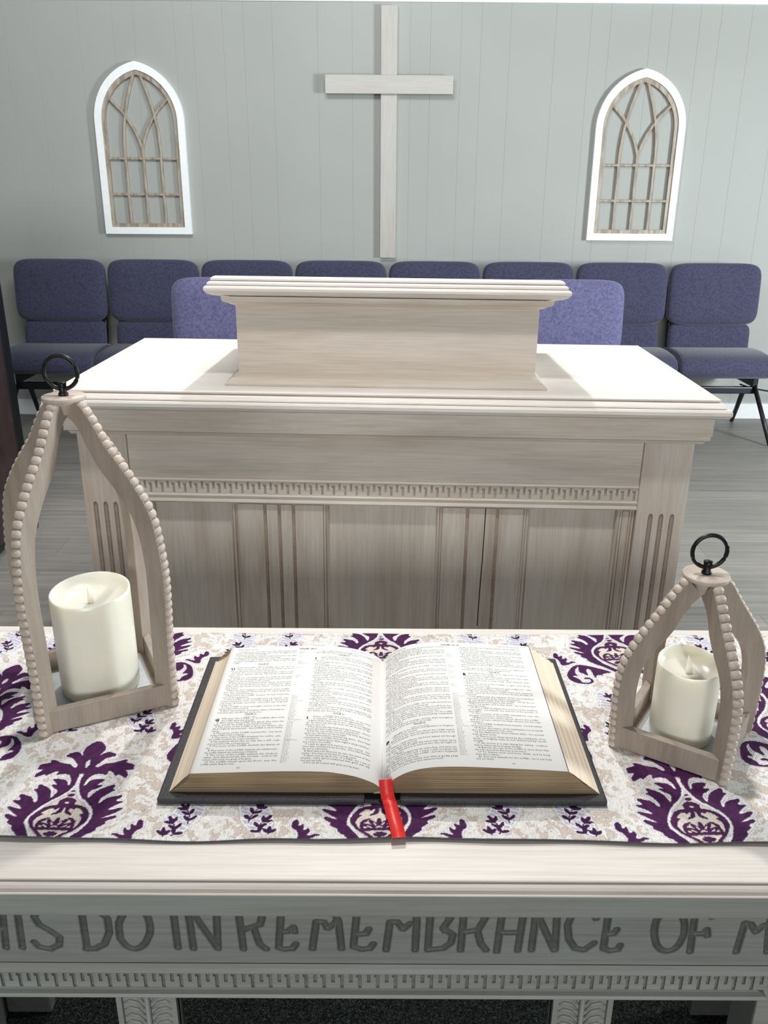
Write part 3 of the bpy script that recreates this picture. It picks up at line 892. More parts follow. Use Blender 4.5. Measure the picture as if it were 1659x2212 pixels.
SPRIG = [(-95.4,-14.8),(-91.3,-11.4),(-89.2,-16.0),(-89.8,-22.6),(-87.4,-22.6),(-84.7,-19.3),(-82.6,-22.6),(-84.5,-28.5),(-81.5,-30.4),(-78.4,-25.2),(-76.1,-29.1),(-78.1,-35.6),(-80.5,-38.8),(-76.7,-40.1),(-70.4,-35.5),(-63.7,-38.7),(-73.1,-42.0),(-79.5,-47.1),(-85.1,-48.5),(-89.5,-47.3),(-89.2,-35.7),(-92.6,-28.6),(-95.8,-28.0),(-97.2,-22.7)]
PAISLEY = [(-16.5,-66.5),(-27.8,-59.2),(-39.6,-53.0),(-51.5,-46.8),(-64.4,-45.1),(-75.2,-52.2),(-82.4,-64.7),(-86.2,-77.1),(-85.2,-87.9),(-78.9,-95.0),(-69.3,-97.8),(-59.1,-98.3),(-51.6,-93.5),(-51.0,-85.2),(-55.2,-81.0),(-61.7,-81.0),(-63.9,-85.3),(-58.8,-85.2),(-54.5,-86.4),(-54.6,-91.2),(-60.3,-94.8),(-68.5,-94.3),(-69.3,-88.9),(-72.5,-83.0),(-79.3,-78.2),(-74.9,-75.7),(-69.5,-78.1),(-73.0,-67.1),(-70.9,-57.1),(-64.2,-50.1),(-67.5,-59.6),(-65.4,-68.3),(-60.1,-70.7),(-56.2,-76.7),(-54.1,-73.1),(-56.4,-63.2),(-54.1,-55.7),(-47.7,-59.4),(-46.6,-80.3),(-44.9,-83.9),(-43.8,-76.6),(-37.7,-72.9),(-32.1,-76.5),(-34.5,-70.4)]
LILAC = [(19.7,-173.6),(24.4,-195.7),(37.0,-213.3),(48.3,-223.6),(58.3,-216.7),(59.4,-195.4),(50.8,-177.1),(46.3,-172.5),(44.9,-162.0),(22.7,-160.2)]
SPR2 = [[(42.9,-175.3),(37.6,-182.8),(33.9,-192.0),(33.6,-202.8)],[(52.7,-197.3),(46.5,-206.3),(44.6,-215.0),(49.2,-221.9)],[(57.7,-216.7),(57.0,-225.2)]]

def pip(px, py, poly):
    ins = np.zeros(px.shape, bool)
    n = len(poly)
    for i in range(n):
        x1, y1 = poly[i]; x2, y2 = poly[(i + 1) % n]
        if y1 == y2: continue
        c = ((y1 > py) != (y2 > py)) & (px < (x2 - x1) * (py - y1) / (y2 - y1) + x1)
        ins ^= c
    return ins


def smooth_poly(p, it=2):
    """Chaikin corner cutting"""
    for _ in range(it):
        q = []
        for i in range(len(p)):
            a = p[i]; b = p[(i + 1) % len(p)]
            q += [(a[0] * .75 + b[0] * .25, a[1] * .75 + b[1] * .25), (a[0] * .25 + b[0] * .75, a[1] * .25 + b[1] * .75)]
        p = q
    return p


def vnoise(shape, cell, seed):
    """tileable value noise"""
    r_ = np.random.default_rng(seed)
    gy, gx_ = max(2, int(round(shape[0] / cell))), max(2, int(round(shape[1] / cell)))
    g = r_.random((gy, gx_))
    y = np.arange(shape[0]) / shape[0] * gy; x = np.arange(shape[1]) / shape[1] * gx_
    y0 = y.astype(int); x0 = x.astype(int); fy = (y - y0)[:, None]; fx = (x - x0)[None]
    fy = fy * fy * (3 - 2 * fy); fx = fx * fx * (3 - 2 * fx)
    a = g[y0 % gy][:, x0 % gx_]; b = g[y0 % gy][:, (x0 + 1) % gx_]; c = g[(y0 + 1) % gy][:, x0 % gx_]; d = g[(y0 + 1) % gy][:, (x0 + 1) % gx_]
    return (a * (1 - fx) + b * fx) * (1 - fy) + (c * (1 - fx) + d * fx) * fy


RES = 0.5                                  # mm per cell of the pattern table
TWm, THm = 358.0, 370.0
tw, th_ = int(TWm / RES), int(THm / RES)
UU, VV = np.meshgrid((np.arange(tw) + 0.5) * RES - TWm / 2, (np.arange(th_) + 0.5) * RES - THm / 2)
jx = (vnoise((th_, tw), 3, 1) - .5) * 1.3; jy = (vnoise((th_, tw), 3, 2) - .5) * 1.3


def wrap(du, dv):
    return (du + TWm / 2) % TWm - TWm / 2, (dv + THm / 2) % THm - THm / 2


def paint(poly, both=True, pre=2):
    """mask of a shape drawn at every motif of the half-drop repeat"""
    p = smooth_poly(poly, pre)
    msk = np.zeros(UU.shape, bool)
    for sg in ((1, -1) if both else (1,)):
        us = [sg * a[0] for a in p]; q = [(sg * a[0], a[1]) for a in p]
        for ou in (-TWm, -TWm / 2, 0, TWm / 2, TWm):
            for ov in (-THm, -THm / 2, 0, THm / 2, THm):
                if (abs(ou) == TWm / 2) != (abs(ov) == THm / 2): continue
                i0 = int((min(us) + ou + TWm / 2 - 2) / RES); i1 = int((max(us) + ou + TWm / 2 + 2) / RES) + 1
                vs_ = [a[1] for a in p]
                j0 = int((min(vs_) + ov + THm / 2 - 2) / RES); j1 = int((max(vs_) + ov + THm / 2 + 2) / RES) + 1
                i0 = max(0, i0); j0 = max(0, j0); i1 = min(tw, i1); j1 = min(th_, j1)
                if i0 >= i1 or j0 >= j1: continue
                w_ = (slice(j0, j1), slice(i0, i1))
                msk[w_] |= pip(UU[w_] - ou + jx[w_], VV[w_] - ov + jy[w_], q)
    return msk


def dil(a, n):
    for k in range(n):
        b = a | np.roll(a, 1, 0) | np.roll(a, -1, 0) | np.roll(a, 1, 1) | np.roll(a, -1, 1)
        if k % 2: b |= np.roll(np.roll(a, 1, 0), 1, 1) | np.roll(np.roll(a, -1, 0), -1, 1) | np.roll(np.roll(a, 1, 0), -1, 1) | np.roll(np.roll(a, -1, 0), 1, 1)
        a = b
    return a


def ell(cx, cy, rx, ry, rot=0, n=14):
    return [(cx + rx * math.cos(a) * math.cos(rot) - ry * math.sin(a) * math.sin(rot), cy + rx * math.cos(a) * math.sin(rot) + ry * math.sin(a) * math.cos(rot)) for a in [2 * PI * k / n for k in range(n)]]


def leafpath(path, w):
    """sprig: stem with leaves on both sides"""
    out = []
    for i in range(len(path) - 1):
        (ax, ay), (bx, by) = path[i], path[i + 1]
        dx, dy = bx - ax, by - ay; L_ = math.hypot(dx, dy); nx_, ny_ = -dy / L_, dx / L_
        out.append([(ax - nx_ * .9, ay - ny_ * .9), (ax + nx_ * .9, ay + ny_ * .9), (bx + nx_ * .9, by + ny_ * .9), (bx - nx_ * .9, by - ny_ * .9)])
        a0 = math.atan2(dy, dx)
        for s in (-1, 1):
            a = a0 + PI - s * 0.75
            cx, cy = ax + dx * .45 + math.cos(a) * w * 1.1, ay + dy * .45 + math.sin(a) * w * 1.1
            out.append(ell(cx, cy, w * 1.15, w * .5, a))
    a = math.atan2(path[0][1] - path[1][1], path[0][0] - path[1][0])
    out.append(ell(path[0][0] + math.cos(a) * w * .6, path[0][1] + math.sin(a) * w * .6, w * 1.2, w * .55, a))
    return out


purple = paint(FROND, pre=1)
axis_fill = paint([(0, 130), (4, 129), (6, 100), (6, 75), (3, 66), (0, 64)], pre=0)
purple |= axis_fill
gap = paint(GAP + [(0, 68)], pre=1)
purple &= ~gap
medal = gap.copy()
for q in (CURL, CURL_IN): purple |= paint(q, pre=1)
flower = np.zeros_like(purple)
for k in range(6):
    a = k * PI / 3 + .3
    flower |= paint(ell(6.4 * math.cos(a), 13.8 + 5.2 * math.sin(a), 4.2, 3.2, a))
purple |= flower
purple &= ~paint(ell(0, 13.8, 2.1, 1.8))
purple |= paint(ell(0, 27, 4.4, 3.0)) | paint(ell(0, 34, 2.2, 1.8))
for a, l_ in ((90, 13), (52, 14), (22, 16), (-4, 15)):
    a = R(a); purple |= paint(ell(math.cos(a) * l_ * .75, -29 + math.sin(a) * l_ * .85, l_ * .55, 3.1, a))
purple |= paint(ell(0, -32, 7, 5)); purple |= paint(ell(0, -40, 8, 4))
slit = paint(ell(4.5, -21, 1.1, 3.4, -.5)) | paint(ell(10.5, -25.5, 1.0, 3.4, -1.0)) | paint(ell(0, -33.6, 9.5, 1.1))
purple &= ~slit
diamond = paint([(0, 93), (3.4, 86), (0, 74), (-3.4, 86)], both=False, pre=1)
purple &= ~diamond
purple |= paint(SPRIG, pre=1) | paint(PAISLEY, pre=1)
lil = paint(LILAC, pre=1) | paint(ell(38, -150, 17, 14, .3)) | paint(ell(44, -132, 12, 15, -.4))
leaves = np.zeros_like(lil)
for pth in SPR2:
    for q in leafpath(pth[::1], 5.0): leaves |= paint(q, pre=1)
for q in leafpath([(40, -128), (38, -138), (34, -150), (36, -160)], 4.6): leaves |= paint(q, pre=1)
veins = (np.sin(VV * 0.9 + 3 * vnoise(UU.shape, 12, 9) + UU * .35) > 0.55) & lil

n1 = vnoise(UU.shape, 4, 21); n2 = vnoise(UU.shape, 22, 22); n3 = vnoise(UU.shape, 60, 23); n4 = vnoise(UU.shape, 9, 24)
C_cream = np.array([0.88, 0.86, 0.83]); C_med = np.array([0.80, 0.72, 0.64]); C_beige = np.array([0.62, 0.54, 0.48])
C_pur = np.array([0.050, 0.010, 0.066]); C_pur2 = np.array([0.092, 0.018, 0.088]); C_line = np.array([0.22, 0.19, 0.22]); C_white = np.array([0.90, 0.90, 0.90])
C_lil = np.array([0.50, 0.48, 0.60])
img = np.ones(UU.shape + (3,)) * C_cream
far = ~dil(purple, 9)
beige = (n2 * .55 + n4 * .35 + n1 * .25 > 0.665) & far
img[dil(beige, 1)] = C_beige * 0.9
img[beige] = C_beige * 1.12
fl_ = n4 * .5 + n2 * .45 + n1 * .12
lace = (np.abs(fl_ - 0.60) < 0.008) & far
img[lace] = np.array([0.42, 0.36, 0.35])
lace2 = (np.abs(fl_ - 0.50) < 0.005) & far & (n3 > .45)
img[lace2] = np.array([0.58, 0.53, 0.52])
img[gap | medal] = C_med
arcs = dil(lil, 5) & ~dil(lil, 4)
img[dil(lil, 4) & ~lil] = C_white
img[arcs] = C_line * 1.6
img[lil] = C_lil
img[veins] = C_white
img[lil & ~dil(~lil, 1) & ~veins] = C_lil * 1.15
img[dil(leaves, 2) & ~leaves] = C_white
img[leaves] = C_pur
gapring = dil(~gap, 5) & gap
o4 = dil(purple, 5); o3 = dil(purple, 4); o1 = dil(purple, 1)
img[o4 & ~o3 & ~gap & ~lil] = C_line * 1.5
img[o3 & ~purple & ~gap] = C_white
img[gapring] = np.array([0.66, 0.66, 0.68])
img[dil(~gap, 1) & gap] = C_white
img[(dil(~gap, 5) & gap) & ~(dil(~gap, 4) & gap)] = C_line * 1.3
img[o1 & ~purple & ~gap & ~lil] = C_line * 2.4
img[diamond] = np.array([0.72, 0.76, 0.70])
mixp = (0.45 + 0.9 * (n4 - .5))[..., None]
pcol = C_pur * (1 - mixp) + C_pur2 * mixp
img[purple] = pcol[purple]

CX0, CX1, CY0, CY1 = -0.70, 0.70, 0.7315, 1.1895
cw_, ch_ = 1760, 480
cx = np.linspace(CX0, CX1, cw_); cy = np.linspace(CY0, CY1, ch_)
X_, Y_ = np.meshgrid(cx, cy)
Yw = Y_ + 0.0022 * np.sin(X_ * 11 + 0.8) * (1 - (Y_ - CY0) / (CY1 - CY0)) + 0.0010 * np.sin(X_ * 37)* (1 - (Y_ - CY0) / (CY1 - CY0))
U_ = (X_ + 0.359) * 1000 + 0.6 * np.sin(Y_ * 160); V_ = (Y_ - 0.775) * 1000
def samp(a, u, v):
    x = ((u + TWm / 2) % TWm) / RES - .5; y = ((v + THm / 2) % THm) / RES - .5
    x0 = np.floor(x).astype(int); y0 = np.floor(y).astype(int); fx = (x - x0)[..., None]; fy = (y - y0)[..., None]
    return (a[y0 % th_, x0 % tw] * (1 - fx) + a[y0 % th_, (x0 + 1) % tw] * fx) * (1 - fy) + (a[(y0 + 1) % th_, x0 % tw] * (1 - fx) + a[(y0 + 1) % th_, (x0 + 1) % tw] * fx) * fy
pc = samp(img, U_, V_)
raised = samp(purple[..., None].astype(float), U_, V_)[..., 0]
wavy = 0.0011 * (np.sin(X_ * 21 + Y_ * 9) * np.sin(Y_ * 23 + 1) + 0.7 * np.sin(X_ * 47 + 1.3 + Y_ * 30) * np.sin(Y_ * 41))
flat = np.clip(np.minimum(1, np.abs(np.maximum(np.abs(X_) - 0.27, np.abs(Y_ - 0.945) - 0.165)) / 0.04), 0, 1)
flat = np.where((np.abs(X_) < 0.27) & (np.abs(Y_ - 0.945) < 0.165), 0, flat)
Z_ = TZ + 0.0030 + wavy * flat * 0.6 + 0.0003 * raised
# rolled front and back hems
edge = np.minimum(Y_ - CY0, CY1 - Y_)
Z_ = Z_ + 0.0010 * np.exp(-((edge - 0.004) / 0.003) ** 2) + 0.0032 * np.exp(-((Y_ - CY0) / 0.022)) * (0.7 + 0.3 * np.sin(X_ * 14 + 1))
top = (X_, Yw, Z_, pc)
# fold the front hem down to the table: extra rows
def rows(a, k): return a[:1].repeat(k, 0)
ex = 4
Yf = np.stack([Yw[0] + 0.001, Yw[0] - 0.0006, Yw[0] - 0.0012, Yw[0] - 0.0006]); Zf = np.stack([Z_[0] - 0.0036, Z_[0] - 0.0030, Z_[0] - 0.0018, Z_[0] - 0.0005])
cf = rows(pc, 4) * 0 + np.array([0.10, 0.09, 0.10])      # shadow line under the front hem, put into the cloth colour
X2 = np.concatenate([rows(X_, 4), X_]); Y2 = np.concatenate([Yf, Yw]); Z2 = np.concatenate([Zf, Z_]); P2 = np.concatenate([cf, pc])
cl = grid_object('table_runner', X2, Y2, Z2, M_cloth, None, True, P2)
tag(cl, 'cream damask runner with purple foliate medallions spread along the communion table', 'cloth')


# ------------------------------------------------------------------ lanterns and candles
CT = TZ + 0.0038     # cloth surface


def catmull(pts, n=6):
    out = []
    P_ = [pts[0]] + list(pts) + [pts[-1]]
    for i in range(1, len(P_) - 2):
        for k in range(n):
            t = k / n
            out.append(tuple(0.5 * (2 * b + (c - a) * t + (2 * a - 5 * b + 4 * c - d) * t * t + (-a + 3 * b - 3 * c + d) * t ** 3) for a, b, c, d in zip(P_[i - 1], P_[i], P_[i + 1], P_[i + 2])))
    out.append(tuple(pts[-1]))
    return out


def lantern(x, y, rot, outer, inner, zdisc, rdisc, side, bh, label, tdz):
    r = empty('candle_lantern', (x, y, CT), rot)
    t = 0.0065
    oc = catmull(outer); ic = catmull(inner)
    n = 40
    def resample(c):
        d = [0]
        for a, b in zip(c[:-1], c[1:]): d.append(d[-1] + math.hypot(b[0] - a[0], b[1] - a[1]))
        out = []
        for k in range(n + 1):
            s = d[-1] * k / n
            i = max(0, min(len(c) - 2, next((j for j in range(len(d) - 1) if d[j + 1] >= s), len(c) - 2)))
            f = (s - d[i]) / max(1e-9, d[i + 1] - d[i])
            out.append((c[i][0] + (c[i + 1][0] - c[i][0]) * f, c[i][1] + (c[i + 1][1] - c[i][1]) * f))
        return out, d[-1]
    O_, Lo = resample(oc); I_, _ = resample(ic)
    for k in range(4):
        a = R(45 + 90 * k)
        d = Vector((math.cos(a), math.sin(a), 0)); w = Vector((-d.y, d.x, 0))
        m = MB(); loops = []
        for (ro, zo), (ri, zi) in zip(O_, I_):
            po = d * ro + Vector((0, 0, zo)); pi_ = d * ri + Vector((0, 0, zi))
            loops.append([po - w * t, pi_ - w * t, pi_ + w * t, po + w * t])
        m.loft(loops)
        strut = m.build('strut', M_lantern, r)
        # beads along the outside edge
        m = MB()
        nb = int(Lo / tdz)
        for b_ in range(nb):
            s = (b_ + 0.5) / nb * n
            i = min(n - 1, int(s)); f = s - i
            q = [O_[i][j] + (O_[i + 1][j] - O_[i][j]) * f for j in (0, 1)]
            tan = Vector((O_[i + 1][0] - O_[i][0], 0, O_[i + 1][1] - O_[i][1])).normalized()
            T3 = (d * tan.x + Vector((0, 0, tan.z))).normalized(); N3 = T3.cross(w).normalized()
            if N3.dot(d) < 0 and abs(tan.z) > 0.2: N3 = -N3
            if N3.z < -0.3: N3 = -N3
            c3 = d * q[0] + Vector((0, 0, q[1]))
            ra, rb, rc = t * 1.08, tdz * 0.52, tdz * 0.46
            nv, nu = 5, 10; vs = []; fs = []
            for iv in range(nv + 1):
                ph = PI / 2 * iv / nv
                for iu in range(nu):
                    th = 2 * PI * iu / nu
                    cc, ss = math.cos(th), math.sin(th)
                    e = 0.75
                    vs.append(c3 + w * ra * math.copysign(abs(cc) ** e, cc) * math.cos(ph) + T3 * rb * math.copysign(abs(ss) ** e, ss) * math.cos(ph) + N3 * (rc * math.sin(ph) - 0.0003))
            for iv in range(nv):
                for iu in range(nu):
                    ju = (iu + 1) % nu
                    fs.append((iv * nu + iu, iv * nu + ju, (iv + 1) * nu + ju, (iv + 1) * nu + iu))
            m.add(vs, fs, 0, True)
        tag(m.build('bead_trim', M_bead, strut), 'row of carved wooden beads')
    hb = side / 2
    m = MB()
    th2 = 0.010
    m.cbox(-hb + 0.003, hb - 0.003, -hb, -hb + th2, 0.001, bh, 0.0012)
    m.cbox(-hb + 0.003, hb - 0.003, hb - th2, hb, 0.001, bh, 0.0012)
    m.cbox(-hb, -hb + th2, -hb + 0.003, hb - 0.003, 0.001, bh, 0.0012)
    m.cbox(hb - th2, hb, -hb + 0.003, hb - 0.003, 0.001, bh, 0.0012)
    m.build('base_frame', M_lantern, r)
    m = MB(); m.box(-hb + th2, hb - th2, -hb + th2, hb - th2, 0.002, 0.0055)
    m.build('base_board', M_lantern, r)
    m = MB(); q = hb - th2 - 0.008
    m.slab(-q, q, -q, q, [(0, 0.0056), (0, 0.0072)])
    tag(m.build('metal_plate', M_galv, r), 'pale galvanised metal plate')
    m = MB()
    m.lathe([(0.0, zdisc - 0.022), (rdisc * 0.50, zdisc - 0.022), (rdisc * 0.62, zdisc - 0.010), (rdisc * 0.9, zdisc - 0.0052)], 32)
    m.lathe([(0.0, zdisc - 0.0052), (rdisc * 0.985, zdisc - 0.0052), (rdisc, zdisc - 0.0035), (rdisc, zdisc - 0.001), (rdisc * 0.98, zdisc), (0.0, zdisc)], 40)
    m.build('cap', M_bead, r)
    rg = empty('ring_handle', (0, 0, zdisc), 0)
    rg.parent = r
    rg.rotation_euler = (0, 0, -rot)
    m = MB(); m.tube([(0.0205 * math.cos(2 * PI * k / 40), 0, 0.0285 + 0.0205 * math.sin(2 * PI * k / 40)) for k in range(40)], 0.0026, 10, closed=True)
    m.build('ring', M_blackmetal, rg)
    m = MB(); m.lathe([(0, 0), (0.0060, 0.0), (0.0060, 0.003), (0.0045, 0.0045), (0.0048, 0.012), (0.0052, 0.016), (0.0, 0.0165)], 16)
    m.build('screw_eye', M_blackmetal, rg)
    tag(r, label, 'lantern')
    return r


outL = [(0.1195, 0.0), (0.1205, 0.10), (0.1235, 0.185), (0.1195, 0.237), (0.1120, 0.277), (0.0960, 0.308), (0.0765, 0.336), (0.0560, 0.362), (0.0430, 0.385), (0.0300, 0.405), (0.0200, 0.4135)]
innL = [(0.0950, 0.0), (0.0965, 0.10), (0.0985, 0.190), (0.0945, 0.240), (0.0870, 0.270), (0.0700, 0.300), (0.0500, 0.325), (0.0370, 0.345), (0.0270, 0.370), (0.0150, 0.388), (0.0030, 0.396)]
outR = [(0.0965, 0.0), (0.0990, 0.05), (0.0990, 0.09), (0.0940, 0.122), (0.0800, 0.150), (0.0640, 0.173), (0.0480, 0.195), (0.0350, 0.215), (0.0240, 0.227)]
innR = [(0.0740, 0.0), (0.0750, 0.05), (0.0755, 0.085), (0.0725, 0.108), (0.0640, 0.129), (0.0460, 0.150), (0.0330, 0.168), (0.0230, 0.190), (0.0060, 0.206)]
LL = lantern(-0.394, 1.026, R(26), outL, innL, 0.4195, 0.0265, 0.166, 0.033, 'tall beaded wooden lantern with a black ring on the left side of the table', 0.0112)
LR = lantern(0.388, 0.920, R(-33.5), outR, innR, 0.2325, 0.0275, 0.136, 0.031, 'small beaded wooden lantern with a black ring on the right side of the table', 0.0105)


def candle(x, y, rad, h, label, tiltv):
    r = empty('flameless_candle', (x, y, CT + 0.0075))
    m = MB(); N = 72
    def rim(rr, z, follow):
        return [(rr * math.cos(2 * PI * k / N), rr * math.sin(2 * PI * k / N), z + follow * (tiltv[0] * math.cos(2 * PI * k / N) + tiltv[1] * math.sin(2 * PI * k / N))) for k in range(N)]
    e = rad
    loops = [rim(e * 0.02, 0, 0), rim(e * 0.95, 0, 0), rim(e * 0.985, 0.001, 0), rim(e, 0.004, 0), rim(e, h * 0.5, 0), rim(e, h - 0.006, 0.8), rim(e * 0.995, h - 0.001, 1), rim(e * 0.975, h, 1), rim(e * 0.95, h - 0.0012, 1)]
    for f, dz in ((0.90, 0.007), (0.80, 0.0125), (0.66, 0.0165), (0.5, 0.019), (0.3, 0.020), (0.12, 0.0205), (0.02, 0.0205)):
        loops.append(rim(e * f, h - dz * (e / 0.053) ** 0.7, f * 0.9))
    m.loft(loops, 0, cap=True, smooth=True)
    m.build('wax_body', M_wax, r)
    zf = h - 0.0205 * (e / 0.053) ** 0.7
    m = MB()
    loops = []
    for t in [k / 12 for k in range(13)]:
        rr = 0.0058 * (math.sin(PI * min(1, t * 1.02 + 0.22)) ** 0.8 if t < 0.76 else 0.9 * (1 - t)) + 0.0002
        rr = max(0.0003, 0.0056 * ((1 - t) ** 0.75) * (1.0 if t > .25 else (0.72 + 1.1 * t)))
        loops.append([(rr * math.cos(2 * PI * k / 16) - 0.003 * t * t, rr * 0.6 * math.sin(2 * PI * k / 16), zf - 0.001 + 0.026 * t) for k in range(16)])
    m.loft(loops, 0, cap=True, smooth=True)
    m.build('flame_tip', M_wax, r)
    tag(r, label, 'candle')
    return r


candle(-0.393, 1.026, 0.0525, 0.147, 'large ivory flameless pillar candle inside the tall left lantern', (0.001, 0.003))
candle(0.384, 0.918, 0.0385, 0.105, 'small ivory flameless pillar candle inside the small right lantern', (0.0005, 0.003))

# ------------------------------------------------------------------ open bible
BB = empty('open_bible', (0.002, 0.94, CT - 0.0005))
BZ = CT - 0.0005
RT = [(0.0, 0.0135), (0.004, 0.0185), (0.012, 0.0275), (0.030, 0.0385), (0.054, 0.0445), (0.085, 0.0460), (0.120, 0.0450), (0.170, 0.0425), (0.212, 0.0400)]
LT = [(0.0, 0.0135), (0.004, 0.0175), (0.013, 0.0240), (0.033, 0.0320), (0.062, 0.0375), (0.095, 0.0385), (0.130, 0.0380), (0.180, 0.0360), (0.220, 0.0345)]
RTc = catmull(RT, 5); LTc = catmull(LT, 5)


def page_z(x):
    c = RTc if x >= 0 else LTc
    a = abs(x)
    return np.interp(a, [p[0] for p in c], [p[1] for p in c])


# cover boards and spine
m = MB()
for s in (-1, 1):
    x0, x1 = (0.020, 0.2575)
    a, b = sorted((s * x0, s * x1))
    m.cbox(a, b, -0.1545, 0.1620, 0.0006, 0.0086, 0.0026)
m.build('cover', M_leather, BB)
m = MB()
pts = [(-0.024, 0.0050), (-0.016, 0.0030), (0, 0.0018), (0.016, 0.0030), (0.024, 0.0050)]
m.loft([[(x, y, z) for x, z in pts] + [(x, y, z - 0.0012) for x, z in reversed(pts)] for y in (-0.152, 0.160)])
m.build('spine', M_leather, BB)

for s, cur, xb, nm in ((1, RTc, 0.250, 'right'), (-1, LTc, 0.246, 'left')):
    m = MB()
    yf, yb = -0.1425, 0.1420
    zb = 0.0088
    rng_y = [yf, yb]
    top = [[(s * x, y, z) for x, z in cur] for y in rng_y]
    n = len(cur)
    m.add(top[0] + top[1], [(i, i + 1, n + i + 1, n + i) for i in range(n - 1)], 0, True)
    # fore edge: fanned stack of leaves
    steps = []
    xe, ze = cur[-1]
    K = 22
    for k in range(K + 1):
        t = k / K
        bow = (0.0045 * math.sin(PI * t)) if s < 0 else 0.0
        st = 0.0
        if s > 0: st = 0.0016 * (math.floor(t * 5) - t * 5 + 0.5)
        steps.append((xe + (xb - xe) * (t ** (1.15 if s < 0 else 0.95)) - bow + st, ze + (zb - ze) * t))
    A = [(s * x, yf + 0.0015 * (i % 3 == 0), z) for i, (x, z) in enumerate(steps)]
    B = [(s * x, yb + 0.006 * (i / K), z) for i, (x, z) in enumerate(steps)]
    nn = len(A)
    m.add(A + B, [(i, i + 1, nn + i + 1, nn + i) for i in range(nn - 1)], 1)
    # head and tail edges (gilt)
    bot = [(s * 0.002, zb)]
    for y, sel in ((yf, A), (yb, B)):
        poly = [(s * x, y, z) for x, z in cur] + sel[1:] + [(s * 0.030, sel[-1][1], zb), (s * 0.012, y, zb + 0.0005), (0, y, zb + 0.002)]
        # fan triangulated in strips between top curve and bottom
        nb = len(cur)
        xs_ = [p[0] for p in cur]
        botr = [(s * (x / xe * (xb - 0.002)), y, zb + 0.0001) for x in xs_]
        m.add([(s * x, y, z) for x, z in cur] + botr, [(i, i + 1, nb + i + 1, nb + i) for i in range(nb - 1)], 2)
        m.add([(s * xe, y, ze)] + sel, [(0, i, i + 1) for i in range(1, len(sel))] + [], 2)
        m.add([sel[0], botr[-1], sel[-1]], [(0, 1, 2)], 2)
    o = m.build('page_block', [M_paper, M_fore, M_gold], BB)
    if s > 0: PB_R = o
    else: PB_L = o

# headband seen in the gutter
m = MB(); m.tube([(-0.010, -0.141, 0.0085), (0, -0.1425, 0.0105), (0.010, -0.141, 0.0085)], 0.0016); m.build('headband', M_bead, BB)

# ribbon marker
rp = catmull([(0.0035, -0.1415, 0.0270), (0.0045, -0.1465, 0.0190), (0.0062, -0.1520, 0.0110), (0.0085, -0.1590, 0.0090), (0.0112, -0.1700, 0.0050), (0.0150, -0.1880, 0.0036), (0.0172, -0.2030, 0.0048), (0.0180, -0.2105, 0.0054)], 6)
m = MB(); loops = []
for i, p in enumerate(rp):
    a = rp[max(0, i - 1)]; b = rp[min(len(rp) - 1, i + 1)]
    t = (Vector(b) - Vector(a)).normalized(); w_ = Vector((1, 0, 0)); w_ = (w_ - t * w_.dot(t)).normalized() * 0.0078
    nrm = t.cross(w_).normalized() * 0.00025
    c = Vector(p)
    tip = 0.0
    loops.append([c - w_ - nrm, c + w_ - nrm, c + w_ + nrm, c - w_ + nrm])
m.loft(loops, 0, smooth=True)
tag(m.build('ribbon', M_ribbon, BB), 'bright red satin ribbon marker')

# printed text -------------------------------------------------------------
L1 = """12 Deliver me not over unto the will of mine ene-
mies : for false witnesses are risen up against me,
and such as breathe out cruelty.
13 I had fainted, unless I had believed to see the
goodness of the LORD in the land of the living.
14 Wait on the LORD : be of good courage, and
he shall strengthen thine heart : wait, I say, on the
LORD.
#PSALM 28.
~A Psalm of David.
@UNTO thee will I cry, O LORD my rock ; be not
^silent to me : lest, if thou be silent to me, I
become like them that go down into the pit.
2 Hear the voice of my supplications, when I cry
unto thee, when I lift up my hands toward thy
holy oracle.
3 Draw me not away with the wicked, and with
the workers of iniquity, which speak peace to their
neighbours, but mischief is in their hearts.
4 Give them according to their deeds, and accord-
ing to the wickedness of their endeavours : give
them after the work of their hands ; render to them
their desert.
5 Because they regard not the works of the LORD,
nor the operation of his hands, he shall destroy
them, and not build them up.
6 Blessed be the LORD, because he hath heard the
voice of my supplications.
7 The LORD is my strength and my shield ; my
heart trusted in him, and I am helped : therefore
my heart greatly rejoiceth ; and with my song will
I praise him.
8 The LORD is their strength, and he is the sav-
ing strength of his anointed.
9 Save thy people, and bless thine inheritance :
feed them also, and lift them up for ever.
#PSALM 29.
~A Psalm of David.
@GIVE unto the LORD, O ye mighty, give unto
^the LORD glory and strength.
2 Give unto the LORD the glory due unto his
name ; worship the LORD in the beauty of holiness.
3 The voice of the LORD is upon the waters : the
God of glory thundereth : the LORD is upon many
waters.
4 The voice of the LORD is powerful ; the voice
of the LORD is full of majesty.
5 The voice of the LORD breaketh the cedars ; yea,
the LORD breaketh the cedars of Lebanon.
6 He maketh them also to skip like a calf ; Leb-
anon and Sirion like a young unicorn.
7 The voice of the LORD divideth the flames of
fire.
8 The voice of the LORD shaketh the wilderness ;
the LORD shaketh the wilderness of Kadesh.
9 The voice of the LORD maketh the hinds to
calve, and discovereth the forests : and in his
temple doth every one speak of his glory.
10 The LORD sitteth upon the flood ; yea, the
LORD sitteth King for ever."""
